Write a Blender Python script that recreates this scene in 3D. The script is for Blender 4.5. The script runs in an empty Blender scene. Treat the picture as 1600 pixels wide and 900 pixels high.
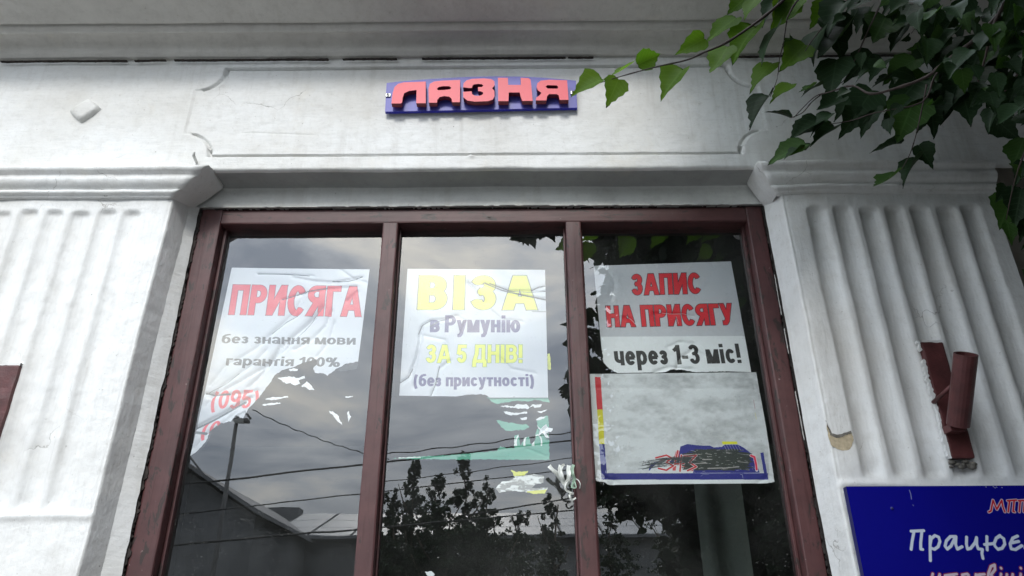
import bpy, bmesh, math, random
import numpy as np
from mathutils import Vector, Matrix, geometry
S = bpy.context.scene
C = S.collection
rad = math.radians
random.seed(7)
RNG = np.random.default_rng(7)

# ------------------------------------------------------------------ camera
F = 1155.0                                   # focal length in photo pixels (photo 1600 wide)
CAMP = Vector((0.0, -2.0, 1.6))
PITCH, YAW, ROLL = rad(26.07), rad(-0.10), rad(-0.30)
_r = Vector((math.cos(YAW), -math.sin(YAW), 0)); _f = Vector((math.sin(YAW)*math.cos(PITCH), math.cos(YAW)*math.cos(PITCH), math.sin(PITCH)))
_u = _r.cross(_f)
RIGHT = _r*math.cos(ROLL) + _u*math.sin(ROLL); UP = -_r*math.sin(ROLL) + _u*math.cos(ROLL); FWD = _f
cd = bpy.data.cameras.new('camera'); cd.sensor_width = 36; cd.lens = 36*F/1600; cd.clip_start = .02; cd.clip_end = 2000
cam = bpy.data.objects.new('camera', cd); C.objects.link(cam); S.camera = cam
cam.matrix_world = Matrix(((RIGHT.x, UP.x, -FWD.x, CAMP.x), (RIGHT.y, UP.y, -FWD.y, CAMP.y), (RIGHT.z, UP.z, -FWD.z, CAMP.z), (0, 0, 0, 1)))

def at(px, py, Y=0.0):
    """point of the vertical plane y=Y measured in the photograph"""
    d = RIGHT*(px-800) + UP*(450-py) + FWD*F
    return CAMP + d*((Y-CAMP.y)/d.y)
GLASS = 0.164
def refl(px, py, dist):
    """real place of a thing seen mirrored in the window glass, dist metres of travel in depth"""
    p = at(px, py, CAMP.y+dist)
    return Vector((p.x, 2*GLASS-p.y, p.z))
def project(p):
    d = Vector(p)-CAMP; z = d.dot(FWD)
    if z <= 0.05: return None
    return 800+F*d.dot(RIGHT)/z, 450-F*d.dot(UP)/z

# ------------------------------------------------------------------ light
SUN_EL, SUN_AZ = rad(38.5), rad(186)           # azimuth measured clockwise from +Y (north)
W = bpy.data.worlds.new("World"); S.world = W; W.use_nodes = True
nt = W.node_tree; N = nt.nodes; L = nt.links
bg = N['Background']; bg.inputs['Strength'].default_value = 0.15
sky = N.new('ShaderNodeTexSky'); sky.sky_type = 'NISHITA'; sky.sun_disc = False
sky.sun_elevation = SUN_EL; sky.sun_rotation = SUN_AZ; sky.air_density = 1.5; sky.dust_density = 3
tc = N.new('ShaderNodeTexCoord'); mp = N.new('ShaderNodeMapping'); mp.inputs['Scale'].default_value = (1, 1, 2.6); mp.inputs['Location'].default_value = (3.0, 1.0, 0.4)
L.new(tc.outputs['Generated'], mp.inputs['Vector'])
n1 = N.new('ShaderNodeTexNoise'); n1.inputs['Scale'].default_value = 3.4; n1.inputs['Detail'].default_value = 6; n1.inputs['Roughness'].default_value = .6
n1.inputs['Distortion'].default_value = .5
L.new(mp.outputs['Vector'], n1.inputs['Vector'])
rp = N.new('ShaderNodeValToRGB'); L.new(n1.outputs['Fac'], rp.inputs['Fac'])
e = rp.color_ramp.elements; e[0].position = .36; e[0].color = (4.4, 5.3, 6.7, 1); e[1].position = .64; e[1].color = (13.8, 13.8, 13.2, 1)
m_ = e = rp.color_ramp.elements.new(.50); m_.color = (8.2, 9.1, 10.2, 1)
mx = N.new('ShaderNodeMix'); mx.data_type = 'RGBA'; mx.inputs[0].default_value = .95
L.new(sky.outputs[0], mx.inputs[6]); 
sx = N.new('ShaderNodeSeparateXYZ'); L.new(tc.outputs['Generated'], sx.inputs[0])
ml = N.new('ShaderNodeMapRange'); ml.inputs['From Min'].default_value = 0; ml.inputs['From Max'].default_value = 1; ml.inputs['To Min'].default_value = .36; ml.inputs['To Max'].default_value = 1.6
L.new(sx.outputs['Z'], ml.inputs['Value'])
vm = N.new('ShaderNodeVectorMath'); vm.operation = 'SCALE'; L.new(rp.outputs[0], vm.inputs[0]); L.new(ml.outputs[0], vm.inputs['Scale'])
L.new(vm.outputs[0], mx.inputs[7]); L.new(mx.outputs[2], bg.inputs['Color'])
sl = bpy.data.lights.new('sun', 'SUN'); sl.energy = 0.95; sl.angle = rad(11); sl.color = (1, .965, .91)
so = bpy.data.objects.new('sun', sl); C.objects.link(so)
sd = Vector((math.sin(SUN_AZ)*math.cos(SUN_EL), math.cos(SUN_AZ)*math.cos(SUN_EL), math.sin(SUN_EL)))
so.rotation_euler = sd.to_track_quat('Z', 'Y').to_euler(); so.location = sd*40
S.view_settings.view_transform = 'Standard'; S.view_settings.look = 'None'; S.view_settings.gamma = 1
S.view_settings.exposure = 0.92

# ------------------------------------------------------------------ object helpers
def root(name, label, cat, loc=(0, 0, 0), group=None):
    o = bpy.data.objects.new(name, None); C.objects.link(o); o.location = loc; o.empty_display_size = .1
    o['label'] = label; o['category'] = cat
    if group: o['group'] = group
    return o
def tag(o, label, cat, group=None):
    o['label'] = label; o['category'] = cat
    if group: o['group'] = group
    return o
def wloc(o):
    v = Vector((0, 0, 0))
    while o is not None: v = v+Vector(o.location); o = o.parent
    return v
def mesh_obj(name, verts, faces, mat, parent=None, smooth=False, kind=None, origin=None, uv=None):
    """verts in world coordinates; the object is put under parent"""
    base = Vector(origin) if origin is not None else (wloc(parent) if parent else Vector((0, 0, 0)))
    V = np.asarray(verts, dtype=float)-np.array(base)
    me = bpy.data.meshes.new(name); me.from_pydata(V.tolist(), [], faces if isinstance(faces, list) else faces.tolist())
    for m in (mat if isinstance(mat, (list, tuple)) else [mat]): me.materials.append(m)
    if smooth: me.polygons.foreach_set('use_smooth', [True]*len(me.polygons))
    if uv is not None:
        ul = me.uv_layers.new(name='UVMap'); idx = np.zeros(len(me.loops), dtype=np.int32); me.loops.foreach_get('vertex_index', idx)
        ul.data.foreach_set('uv', np.asarray(uv, dtype=np.float32)[idx].ravel())
    me.update()
    o = bpy.data.objects.new(name, me); C.objects.link(o)
    if parent: o.parent = parent; o.location = base-wloc(parent)
    else: o.location = base
    if kind: o['kind'] = kind
    return o
def bm_obj(name, bm, mat, parent=None, smooth=False, kind=None, origin=None):
    vs = [tuple(v.co) for v in bm.verts]; bm.verts.index_update()
    fs = [[v.index for v in f.verts] for f in bm.faces]
    bm.free()
    return mesh_obj(name, vs, fs, mat, parent, smooth, kind, origin)
def grid_obj(name, P, mat, parent=None, flip=False, smooth=True, kind=None):
    nu, nv = P.shape[:2]
    i = np.arange(nu*nv).reshape(nu, nv)
    a, b, c, d = i[:-1, :-1].ravel(), i[1:, :-1].ravel(), i[1:, 1:].ravel(), i[:-1, 1:].ravel()
    fs = np.stack([a, d, c, b] if flip else [a, b, c, d], 1)
    return mesh_obj(name, P.reshape(-1, 3), fs, mat, parent, smooth, kind)
def box_bm(bm, x0, x1, y0, y1, z0, z1, bev=0.0):
    r = bmesh.ops.create_cube(bm, size=1.0, matrix=Matrix.Translation(((x0+x1)/2, (y0+y1)/2, (z0+z1)/2)) @ Matrix.Diagonal((x1-x0, y1-y0, z1-z0, 1)))
    if bev > 0:
        es = list({e for v in r['verts'] for e in v.link_edges})
        bmesh.ops.bevel(bm, geom=es, offset=bev, segments=2, affect='EDGES', profile=.6)
def box(name, x0, x1, y0, y1, z0, z1, mat, parent=None, bev=0.0, kind=None, origin=None):
    bm = bmesh.new(); box_bm(bm, x0, x1, y0, y1, z0, z1, bev)
    return bm_obj(name, bm, mat, parent, kind=kind, origin=origin)
def tube_geo(pts, radii, n=8, cap=True):
    pts = [Vector(p) for p in pts]; vs = []; fs = []
    for i, p in enumerate(pts):
        t = (pts[min(i+1, len(pts)-1)]-pts[max(i-1, 0)]).normalized()
        a = t.cross(Vector((0.1, 0.2, 1)) if abs(t.z) < .95 else Vector((1, 0, 0))).normalized(); b = t.cross(a)
        r = radii[i] if hasattr(radii, '__len__') else radii
        for k in range(n):
            an = 2*math.pi*k/n; vs.append(p+a*(r*math.cos(an))+b*(r*math.sin(an)))
    for i in range(len(pts)-1):
        for k in range(n):
            k2 = (k+1) % n; fs.append([i*n+k, i*n+k2, (i+1)*n+k2, (i+1)*n+k])
    if cap:
        fs.append([k for k in range(n)][::-1]); fs.append([(len(pts)-1)*n+k for k in range(n)])
    return vs, fs
def tube(name, pts, radii, mat, parent=None, n=8, cap=True, smooth=True, kind=None, origin=None):
    vs, fs = tube_geo(pts, radii, n, cap)
    return mesh_obj(name, vs, fs, mat, parent, smooth, kind, origin)
def extrude_poly(name, loops, y0, y1, mat, parent=None, origin=None, side_mat=None):
    """loops: list of closed loops of photo pixels (first outer, rest holes), measured on the plane of the front y0; extruded back to y1"""
    P = [[at(x, y, y0) for x, y in lp] for lp in loops]
    flat = [p for lp in P for p in lp]
    tris = geometry.tessellate_polygon([[Vector((p.x, p.z, 0)) for p in lp] for lp in P])
    vs = [tuple(p) for p in flat]+[(p.x, y1, p.z) for p in flat]; n = len(flat); fs = []
    for t in tris:
        a, b, c = t
        cr = (flat[b].x-flat[a].x)*(flat[c].z-flat[a].z)-(flat[b].z-flat[a].z)*(flat[c].x-flat[a].x)
        if cr < 0: a, b, c = c, b, a
        fs.append([a, b, c]); fs.append([c+n, b+n, a+n])
    k = 0
    for lp in P:
        m = len(lp)
        for i in range(m):
            j = (i+1) % m; fs.append([k+i, k+i+n, k+j+n, k+j])
        k += m
    o = mesh_obj(name, vs, fs, [mat]+([side_mat] if side_mat else []), parent, origin=origin)
    bmq = bmesh.new(); bmq.from_mesh(o.data); bmesh.ops.recalc_face_normals(bmq, faces=bmq.faces)
    if side_mat:
        for f in bmq.faces:
            if abs(f.normal.y) < .7: f.material_index = 1
    bmq.to_mesh(o.data); bmq.free()
    return o

# numpy value noise
def vnoise(x, y, seed=0):
    xi = np.floor(x).astype(np.int64); yi = np.floor(y).astype(np.int64)
    fx = x-xi; fy = y-yi; fx = fx*fx*(3-2*fx); fy = fy*fy*(3-2*fy)
    def h(a, b):
        v = (a*374761393+b*668265263+seed*1442695041) & 0xffffffff
        v = ((v ^ (v >> 13))*1274126177) & 0xffffffff
        return ((v ^ (v >> 16)) & 0xffff)/65535.0
    return (h(xi, yi)*(1-fx)+h(xi+1, yi)*fx)*(1-fy)+(h(xi, yi+1)*(1-fx)+h(xi+1, yi+1)*fx)*fy
def fbm(x, y, oct=4, seed=0):
    s = 0; a = .5; t = 0
    for o in range(oct):
        s = s+a*vnoise(x*2**o+17*o, y*2**o+9*o, seed+o); t += a; a *= .5
    return s/t-.5

# ------------------------------------------------------------------ materials
def mat_new(name):
    m = bpy.data.materials.new(name); m.use_nodes = True
    nt = m.node_tree; b = nt.nodes['Principled BSDF']
    return m, nt, b
def node(nt, t, **kw):
    n = nt.nodes.new(t)
    for k, v in kw.items():
        if k in n.inputs: n.inputs[k].default_value = v
        else: setattr(n, k, v)
    return n
def pos(nt, scale=(1, 1, 1)):
    g = nt.nodes.new('ShaderNodeNewGeometry'); m = nt.nodes.new('ShaderNodeMapping'); m.inputs['Scale'].default_value = scale
    nt.links.new(g.outputs['Position'], m.inputs['Vector']); return m.outputs['Vector']
def ramp(nt, src, p0, c0, p1, c1):
    r = nt.nodes.new('ShaderNodeValToRGB'); e = r.color_ramp.elements
    e[0].position = p0; e[0].color = (*c0, 1) if hasattr(c0, '__len__') else (c0, c0, c0, 1)
    e[1].position = p1; e[1].color = (*c1, 1) if hasattr(c1, '__len__') else (c1, c1, c1, 1)
    nt.links.new(src, r.inputs['Fac']); return r.outputs['Color']
def mixc(nt, fac, a, b):
    m = nt.nodes.new('ShaderNodeMix'); m.data_type = 'RGBA'
    for i, v in ((0, fac), (6, a), (7, b)):
        if isinstance(v, bpy.types.NodeSocket): nt.links.new(v, m.inputs[i])
        else: m.inputs[i].default_value = v if i == 0 else (*v, 1)
    return m.outputs[2]
def noise(nt, vec, sc, det=5, ro=.55, dist=0):
    n = node(nt, 'ShaderNodeTexNoise'); n.inputs['Scale'].default_value = sc; n.inputs['Detail'].default_value = det
    n.inputs['Roughness'].default_value = ro; n.inputs['Distortion'].default_value = dist
    nt.links.new(vec, n.inputs['Vector']); return n.outputs['Fac']
def math_(nt, op, a, b=None, clamp=False):
    m = nt.nodes.new('ShaderNodeMath'); m.operation = op; m.use_clamp = clamp
    for i, v in ((0, a), (1, b)):
        if v is None: continue
        if isinstance(v, bpy.types.NodeSocket): nt.links.new(v, m.inputs[i])
        else: m.inputs[i].default_value = v
    return m.outputs[0]
def bump(nt, b, h, strength, dist, prev=None):
    n = nt.nodes.new('ShaderNodeBump'); n.inputs['Strength'].default_value = strength; n.inputs['Distance'].default_value = dist
    nt.links.new(h, n.inputs['Height'])
    if prev is not None: nt.links.new(prev, n.inputs['Normal'])
    if b is not None: nt.links.new(n.outputs['Normal'], b.inputs['Normal'])
    return n.outputs['Normal']
def simple(name, col, rough=.6, metal=0, var=.25, sc=12, bmp=.15, bd=.002, spec=.5):
    m, nt, b = mat_new(name); v = pos(nt)
    f = noise(nt, v, sc, 6)
    c = mixc(nt, ramp(nt, f, .3, 0.0, .7, 1.0), tuple(x*(1-var) for x in col), tuple(min(1, x*(1+var)) for x in col))
    nt.links.new(c, b.inputs['Base Color']); b.inputs['Roughness'].default_value = rough; b.inputs['Metallic'].default_value = metal
    b.inputs['Specular IOR Level'].default_value = spec
    if bmp: bump(nt, b, noise(nt, v, sc*8, 4), bmp, bd)
    return m

def plaster(name, base=(.765, .775, .77), dirt=(.55, .53, .48), crack=True, streak='h'):
    m, nt, b = mat_new(name)
    v = pos(nt); vb = pos(nt, (1.2, 1.2, 9) if streak == 'h' else (9, 9, 1.2))
    big = noise(nt, v, 2.2, 6, .6); fine = noise(nt, v, 60, 5, .6); br = noise(nt, vb, 14, 6, .6, .4)
    c = mixc(nt, ramp(nt, big, .42, 0.0, .68, .62), base, dirt)
    c = mixc(nt, ramp(nt, noise(nt, v, 31, 6, .7), .50, 0.0, .72, .30), c, tuple(x*.8 for x in dirt))
    c = mixc(nt, ramp(nt, br, .52, 0.0, .78, .38), c, tuple(x*.72 for x in base))
    # dark specks and pinholes
    sp = nt.nodes.new('ShaderNodeTexVoronoi'); sp.inputs['Scale'].default_value = 16; nt.links.new(v, sp.inputs['Vector'])
    spm = ramp(nt, sp.outputs['Distance'], .018, 1.0, .05, 0.0)
    spk = math_(nt, 'MULTIPLY', spm, ramp(nt, noise(nt, v, 3.3, 2), .53, 0.0, .57, .75))
    c = mixc(nt, spk, c, (.16, .14, .12))
    yl = ramp(nt, noise(nt, v, 4.7, 5, .65), .58, 0.0, .8, .35)
    c = mixc(nt, yl, c, (.66, .60, .47))
    stv = noise(nt, pos(nt, (16, 16, .9)), 1.6, 6, .65, .3)
    c = mixc(nt, math_(nt, 'MULTIPLY', ramp(nt, stv, .50, 0.0, .70, .34), ramp(nt, noise(nt, v, 1.7, 3), .38, 0.2, .6, 1.0)), c, (.40, .38, .34))
    h = math_(nt, 'ADD', math_(nt, 'MULTIPLY', fine, .35), math_(nt, 'MULTIPLY', br, .65))
    nrm = bump(nt, None, h, .6, .0026)
    nrm = bump(nt, None, noise(nt, v, 9, 5, .55), .7, .012, nrm)
    pit = ramp(nt, noise(nt, v, 85, 4, .75), .66, 0.0, .70, .55)
    c = mixc(nt, pit, c, (.30, .28, .25)); nrm = bump(nt, None, math_(nt, 'SUBTRACT', 1.0, pit), .5, .002, nrm)
    if crack:
        wv = nt.nodes.new('ShaderNodeMix'); wv.data_type = 'RGBA'; wv.inputs[0].default_value = .22
        nz = node(nt, 'ShaderNodeTexNoise'); nz.inputs['Scale'].default_value = 5; nz.inputs['Detail'].default_value = 7; nt.links.new(v, nz.inputs['Vector'])
        nt.links.new(v, wv.inputs[6]); nt.links.new(nz.outputs['Color'], wv.inputs[7])
        vo = nt.nodes.new('ShaderNodeTexVoronoi'); vo.feature = 'DISTANCE_TO_EDGE'; vo.inputs['Scale'].default_value = 3.4
        nt.links.new(wv.outputs[2], vo.inputs['Vector'])
        cr = ramp(nt, vo.outputs['Distance'], .0005, 1.0, .0035, 0.0)
        ms = ramp(nt, noise(nt, v, 2.9, 3, .6), .57, 0.0, .66, .8)
        cm = math_(nt, 'MULTIPLY', cr, ms)
        c = mixc(nt, cm, c, (.2, .18, .16))
        nrm = bump(nt, None, math_(nt, 'SUBTRACT', 1.0, cm), .5, .002, nrm)
    nt.links.new(nrm, b.inputs['Normal']); nt.links.new(c, b.inputs['Base Color'])
    b.inputs['Roughness'].default_value = .62; b.inputs['Specular IOR Level'].default_value = .35
    return m

M_WALL = plaster('white_painted_plaster')
M_PIL = plaster('white_fluted_plaster', (.74, .75, .745), (.56, .54, .50), True, 'v')
M_CORN = plaster('weathered_cornice_plaster', (.60, .585, .55), (.42, .405, .38), False)
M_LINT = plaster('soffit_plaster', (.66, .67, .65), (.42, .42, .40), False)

M_SOFF = plaster('shaded_grimy_soffit_plaster', (.36, .37, .36), (.22, .22, .21), False)  # grime and the shade of the underside both mixed into this darker copy
def wood(name, axis):
    m, nt, b = mat_new(name)
    sc = (30, 30, 1.5) if axis == 'v' else (1.5, 30, 30)
    v = pos(nt); vg = pos(nt, sc)
    g = noise(nt, vg, 3.0, 6, .6, .3); n2 = noise(nt, v, 7, 6, .65)
    c = mixc(nt, ramp(nt, n2, .35, 0.0, .7, 1.0), (.062, .023, .024), (.100, .038, .038))
    c = mixc(nt, ramp(nt, g, .30, 1.0, .42, 0.0), c, (.055, .018, .018))
    # flaked spots: dark bare wood and a little old white paint
    fl = noise(nt, pos(nt, (1, 1, .35) if axis == 'v' else (.35, 1, 1)), 38, 5, .7, .5)
    c = mixc(nt, ramp(nt, fl, .57, 0.0, .60, .9), c, (.03, .02, .018))
    c = mixc(nt, ramp(nt, noise(nt, v, 61, 4, .7), .70, 0.0, .72, .6), c, (.38, .32, .30))
    nt.links.new(c, b.inputs['Base Color']); b.inputs['Roughness'].default_value = .48
    n = bump(nt, None, g, .5, .0015); bump(nt, b, math_(nt, 'SUBTRACT', 1.0, ramp(nt, fl, .68, 0.0, .71, 1.0)), .6, .0015, n)
    return m
M_WV = wood('brown_red_paint_upright', 'v'); M_WH = wood('brown_red_paint_level', 'h')
M_IRON = simple('brown_red_painted_iron', (.085, .024, .024), .5, 0, .35, 22, .5, .002)
M_DARKGAP = simple('black_decayed_joint', (.035, .028, .025), .9, 0, .6, 60, .8, .004)
M_BARE = simple('bare_yellow_plaster', (.50, .42, .29), .85, 0, .2, 90, .7, .002)
M_DKRUST = simple('grimy_cement', (.16, .15, .13), .9, 0, .5, 40, .8, .004)

def glass_mat():
    m, nt, b = mat_new('window_glass'); out = nt.nodes['Material Output']; nt.nodes.remove(b)
    v = pos(nt)
    tr = node(nt, 'ShaderNodeBsdfTransparent'); tr.inputs['Color'].default_value = (.97, .985, .98, 1)
    gl = node(nt, 'ShaderNodeBsdfGlossy'); gl.inputs['Roughness'].default_value = .0; gl.inputs['Color'].default_value = (1, 1, 1, 1)
    bn = bump(nt, None, noise(nt, pos(nt, (1, 1, .7)), 5.0, 2, .4),   .03, .006)
    nt.links.new(bn, gl.inputs['Normal'])
    lw = node(nt, 'ShaderNodeLayerWeight'); lw.inputs['Blend'].default_value = .5
    fr = math_(nt, 'ADD', math_(nt, 'MULTIPLY', math_(nt, 'POWER', lw.outputs['Facing'], 5.0), .85), .15)
    mxs = nt.nodes.new('ShaderNodeMixShader'); nt.links.new(fr, mxs.inputs[0]); nt.links.new(tr.outputs[0], mxs.inputs[1]); nt.links.new(gl.outputs[0], mxs.inputs[2])
    # dust film and white specks
    df = node(nt, 'ShaderNodeBsdfDiffuse'); df.inputs['Color'].default_value = (.75, .77, .74, 1)
    film = ramp(nt, noise(nt, v, 3.2, 7, .65), .38, .004, .75, .035)
    vo = nt.nodes.new('ShaderNodeTexVoronoi'); vo.inputs['Scale'].default_value = 42; nt.links.new(v, vo.inputs['Vector'])
    sp = math_(nt, 'MULTIPLY', ramp(nt, vo.outputs['Distance'], .03, 1.0, .09, 0.0), ramp(nt, noise(nt, v, 9, 3), .58, 0.0, .66, .5))
    vo2 = nt.nodes.new('ShaderNodeTexVoronoi'); vo2.inputs['Scale'].default_value = 120; nt.links.new(v, vo2.inputs['Vector'])
    sp2 = math_(nt, 'MULTIPLY', ramp(nt, vo2.outputs['Distance'], .10, .2, .2, 0.0), ramp(nt, noise(nt, v, 14, 3), .5, 0.0, .6, 1.0))
    scr = ramp(nt, noise(nt, pos(nt, (16, 1, 2.0)), 6, 3, .7, 1.2), .70, 0.0, .76, .10)
    fac = math_(nt, 'MAXIMUM', math_(nt, 'MAXIMUM', film, sp), math_(nt, 'MAXIMUM', sp2, scr))
    mx2 = nt.nodes.new('ShaderNodeMixShader'); nt.links.new(fac, mx2.inputs[0]); nt.links.new(mxs.outputs[0], mx2.inputs[1]); nt.links.new(df.outputs[0], mx2.inputs[2])
    nt.links.new(mx2.outputs[0], out.inputs['Surface'])
    return m
M_GLASS = glass_mat()
mb, ntb, bb = mat_new('glass_edge'); ntb.nodes.remove(bb); tb = node(ntb, 'ShaderNodeBsdfTransparent'); tb.inputs['Color'].default_value = (.97, .99, .98, 1)
ntb.links.new(tb.outputs[0], ntb.nodes['Material Output'].inputs['Surface']); M_GBACK = mb

# ------------------------------------------------------------------ the ground and street
M_ASPH = simple('asphalt', (.05, .05, .052), .9, 0, .3, 30, .6, .004)
M_PAVE = simple('concrete_paving', (.10, .098, .095), .85, 0, .2, 4, .4, .004)
M_KERB = simple('kerb_stone', (.33, .32, .30), .85, 0, .2, 9, .4, .004)
def sheet(name, x0, x1, y0, y1, z, mat):
    return mesh_obj(name, [(x0, y0, z), (x1, y0, z), (x1, y1, z), (x0, y1, z)], [[0, 1, 2, 3]], mat, kind='structure')
sheet('ground', -600, 600, -600, 600, -.15, simple('earth', (.10, .11, .07), .95, 0, .3, .5, .2, .02))
sheet('road', -300, 300, -11, -3.6, -.125, M_ASPH)
box('pavement', -300, 300, -3.45, .6, -.16, 0.0, M_PAVE, kind='structure')
box('kerb', -300, 300, -3.6, -3.452, -.16, .012, M_KERB, bev=.01, kind='structure')
box('far_pavement', -300, 300, -20, -11.15, -.16, 0.0, M_PAVE, kind='structure')
box('far_kerb', -300, 300, -11.148, -11.0, -.16, .012, M_KERB, bev=.01, kind='structure')

# ------------------------------------------------------------------ the bath house front
B = root('bathhouse_building', 'old white plastered building front with fluted pilasters, deep cornice and brown-red framed window', 'building', (0, .1, 0))
ZTOP = at(760, 91, 0).z; ZL = at(745, 264, 0).z; YW = .10; ZF = at(745, 322, YW).z
YF = .112                                    # face of the window frame

def sd_round_panel(X, Z, x0, x1, z0, z1, r):
    """signed distance to a panel whose four corners are scooped out by circles of radius r"""
    cx = (x0+x1)/2; cz = (z0+z1)/2; dx = np.abs(X-cx)-(x1-x0)/2; dz = np.abs(Z-cz)-(z1-z0)/2
    d = np.maximum(dx, dz)
    dc = r-np.hypot(np.abs(X-cx)-(x1-x0)/2, np.abs(Z-cz)-(z1-z0)/2)
    return np.maximum(d, dc)
px0 = at(297, 180, 0).x; px1 = at(1189, 165, 0).x; pz0 = at(740, 241, 0).z; pz1 = at(740, 105, 0).z
# one profile runs from under the cornice down the frieze, round the arris, back along the soffit and down to the window head
prof = []
for z in np.arange(ZTOP+.03, ZL+.012, -.0025): prof.append((0, z))
for a in np.linspace(0, 90, 6): prof.append((.010-.010*math.cos(rad(a)), ZL+.010-.010*math.sin(rad(a))))
nf = len(prof)
for y in np.arange(.016, .080, .006): prof.append((y, ZL+.0005))
for a in np.linspace(0, 90, 6): prof.append((YW-.014+.014*math.sin(rad(a)), ZL-.014+.014*math.cos(rad(a))))
for z in np.arange(ZL-.020, ZF-.004, -.005): prof.append((YW, z))
prof.append((YW, ZF-.0)); prof.append((YW+.05, ZF+.002))
xs = np.concatenate([np.linspace(-3.6, -2.05, 20), np.arange(-2.04, 2.04, .006), np.linspace(2.05, 3.6, 20)])
PY = np.array([p[0] for p in prof]); PZ = np.array([p[1] for p in prof])
X, PYg = np.meshgrid(xs, PY, indexing='ij'); _, PZg = np.meshgrid(xs, PZ, indexing='ij')
Y = PYg.copy(); Z = PZg.copy()
Y += .006*fbm(X*3, Z*3, 3, 3)+.0022*fbm(X*14, Z*30, 3, 5)
edge_w = .006*fbm(xs*6, xs*0+3, 4, 8)+.003*fbm(xs*25, xs*0, 2, 9)
we = np.clip(1-np.abs(PZ-ZL)/.05, 0, 1); Z += edge_w[:, None]*we[None, :]
d = sd_round_panel(X+.004*fbm(X*9, Z*9, 3, 4), Z+.004*fbm(X*7, Z*5, 3, 6), px0, px1, pz0, pz1, .095)
fade = np.clip(.75+1.6*fbm(X*5, Z*5, 3, 12), .40, 1.0)
line = np.exp(-(d/.0042)**4)
horiz = np.where((np.abs(Z-pz0) < .03) | (np.abs(Z-pz1) < .03), 1.0, np.where(np.minimum(np.abs(X-px0), np.abs(X-px1)) < .02,   .20*fade, .8*fade))
on = (PZg > ZL+.02)
Y += np.where(on, .027*line*horiz*np.where(d > 0, 1, 1), 0)
Y += np.where(on & (d < 0), .0035*np.clip(-d/.006, 0, 1), 0)
# long settlement wrinkles
Y += np.where(on, .002*np.exp(-((Z-at(700, 210).z-.015*np.sin(X*5))/.004)**2)*np.clip(fbm(X*4, Z*2, 2, 33)*3, 0, 1), 0)
bp = at(736, 243, 0); Y -= .006*np.exp(-(((X-bp.x)/.008)**2+((Z-bp.z)/.010)**2))
Pf = np.stack([X, Y, Z], -1)
grid_obj('frieze', Pf[:, :nf+1], M_WALL, B)
ixa = np.searchsorted(xs, -1.16); ixb = np.searchsorted(xs, .90)
ns_ = nf+14
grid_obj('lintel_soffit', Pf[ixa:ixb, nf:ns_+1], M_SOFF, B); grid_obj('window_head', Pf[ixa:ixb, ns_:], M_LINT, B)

# cornice
cp = [(.02, ZTOP+.004), (-.006, ZTOP+.003), (-.012, ZTOP-.001), (-.017, ZTOP+.004), (-.020, ZTOP+.010)]
for a in np.linspace(0, 80, 10): cp.append((-.024-.050*(1-math.cos(rad(a))), ZTOP+.012+.046*math.sin(rad(a))))
b0 = at(760, 49, -.078); b1 = at(760, 35, -.100)
cp += [(-.0755, b0.z+.009), (-.0800, b0.z+.009), (-.0805, b0.z-.003), (-.084, b0.z-.004), (-.089, b0.z+.001), (-.094, b1.z-.006), (-.0975, b1.z-.006), (-.098, b1.z+.010), (-.103, b1.z+.010), (-.105, b1.z+.000), (-.107, b1.z-.001)]
z_ = b1.z-.002
for t in np.linspace(.08, 1, 12): cp.append((-.105-.165*t, z_+.030*math.sin(t*math.pi/2)+.012*t))
cp += [(-.272, z_+.046), (-.276, z_+.044), (-.28, z_+.13), (-.30, z_+.15), (-.31, z_+.20), (-.31, z_+.24), (.1, z_+.34)]
xs2 = np.concatenate([np.linspace(-3.6, -2.0, 12), np.arange(-1.98, 1.98, .012), np.linspace(2.0, 3.6, 12)])
cpa = np.array(cp); Xc, Yc = np.meshgrid(xs2, cpa[:, 0], indexing='ij'); _, Zc = np.meshgrid(xs2, cpa[:, 1], indexing='ij')
Zc = Zc+.005*fbm(Xc*2.2, Yc*8, 3, 21)+.0025*fbm(Xc*18, Yc*40, 2, 22); Yc = Yc+.004*fbm(Xc*2.6, Zc*9, 3, 23)
grid_obj('cornice', np.stack([Xc, Yc, Zc], -1), M_CORN, B)
# joint between cornice and frieze, black and broken
def jagged_strip(name, p0, p1, w0, w1, n, mat, parent, seed, thick=.004, gap=0.0):
    """irregular facing strip between two world points; w1 mean width, w0 how much it wanders, gap share left out"""
    vs = []; fs = []
    a, b = Vector(p0), Vector(p1); t = (b-a).normalized(); nrm = Vector((-t.z, 0, t.x)); Ln = (b-a).length
    n = int(Ln/.0035); l = np.arange(n+1)*Ln/n; zz = l*0
    cu = fbm(l*9, zz, 4, seed)*2*w0; u = w1/2*(1+2.2*fbm(l*24, zz+3, 4, seed+1)+2.0*fbm(l*150, zz+5, 2, seed+3)); d = w1/2*(1+2.2*fbm(l*24, zz+7, 4, seed+2)+2.0*fbm(l*150, zz+9, 2, seed+4))
    on = fbm(l*7, zz+11, 4, seed+6)+.5 > gap
    for i in range(n+1):
        p = a+t*l[i]+nrm*cu[i]; k = 1.0 if on[i] else 0.0
        for q, dy in ((p+nrm*max(.0001, u[i]*k), 0), (p-nrm*max(.0001, d[i]*k), 0), (p+nrm*max(.0001, u[i]*k), thick), (p-nrm*max(.0001, d[i]*k), thick)): vs.append((q.x, q.y+dy, q.z))
    for i in range(n):
        k = 4*i
        if not (on[i] or on[i+1]): continue
        fs += [[k, k+4, k+5, k+1], [k, k+2, k+6, k+4], [k+1, k+5, k+7, k+3]]
    return mesh_obj(name, vs, fs, mat, parent)
jy = -.0165
jagged_strip('cornice_joint', at(0, 95, jy), at(1560, 84, jy), .0016, .0024, 420, M_DARKGAP, B, 3, .01, .40)

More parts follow.
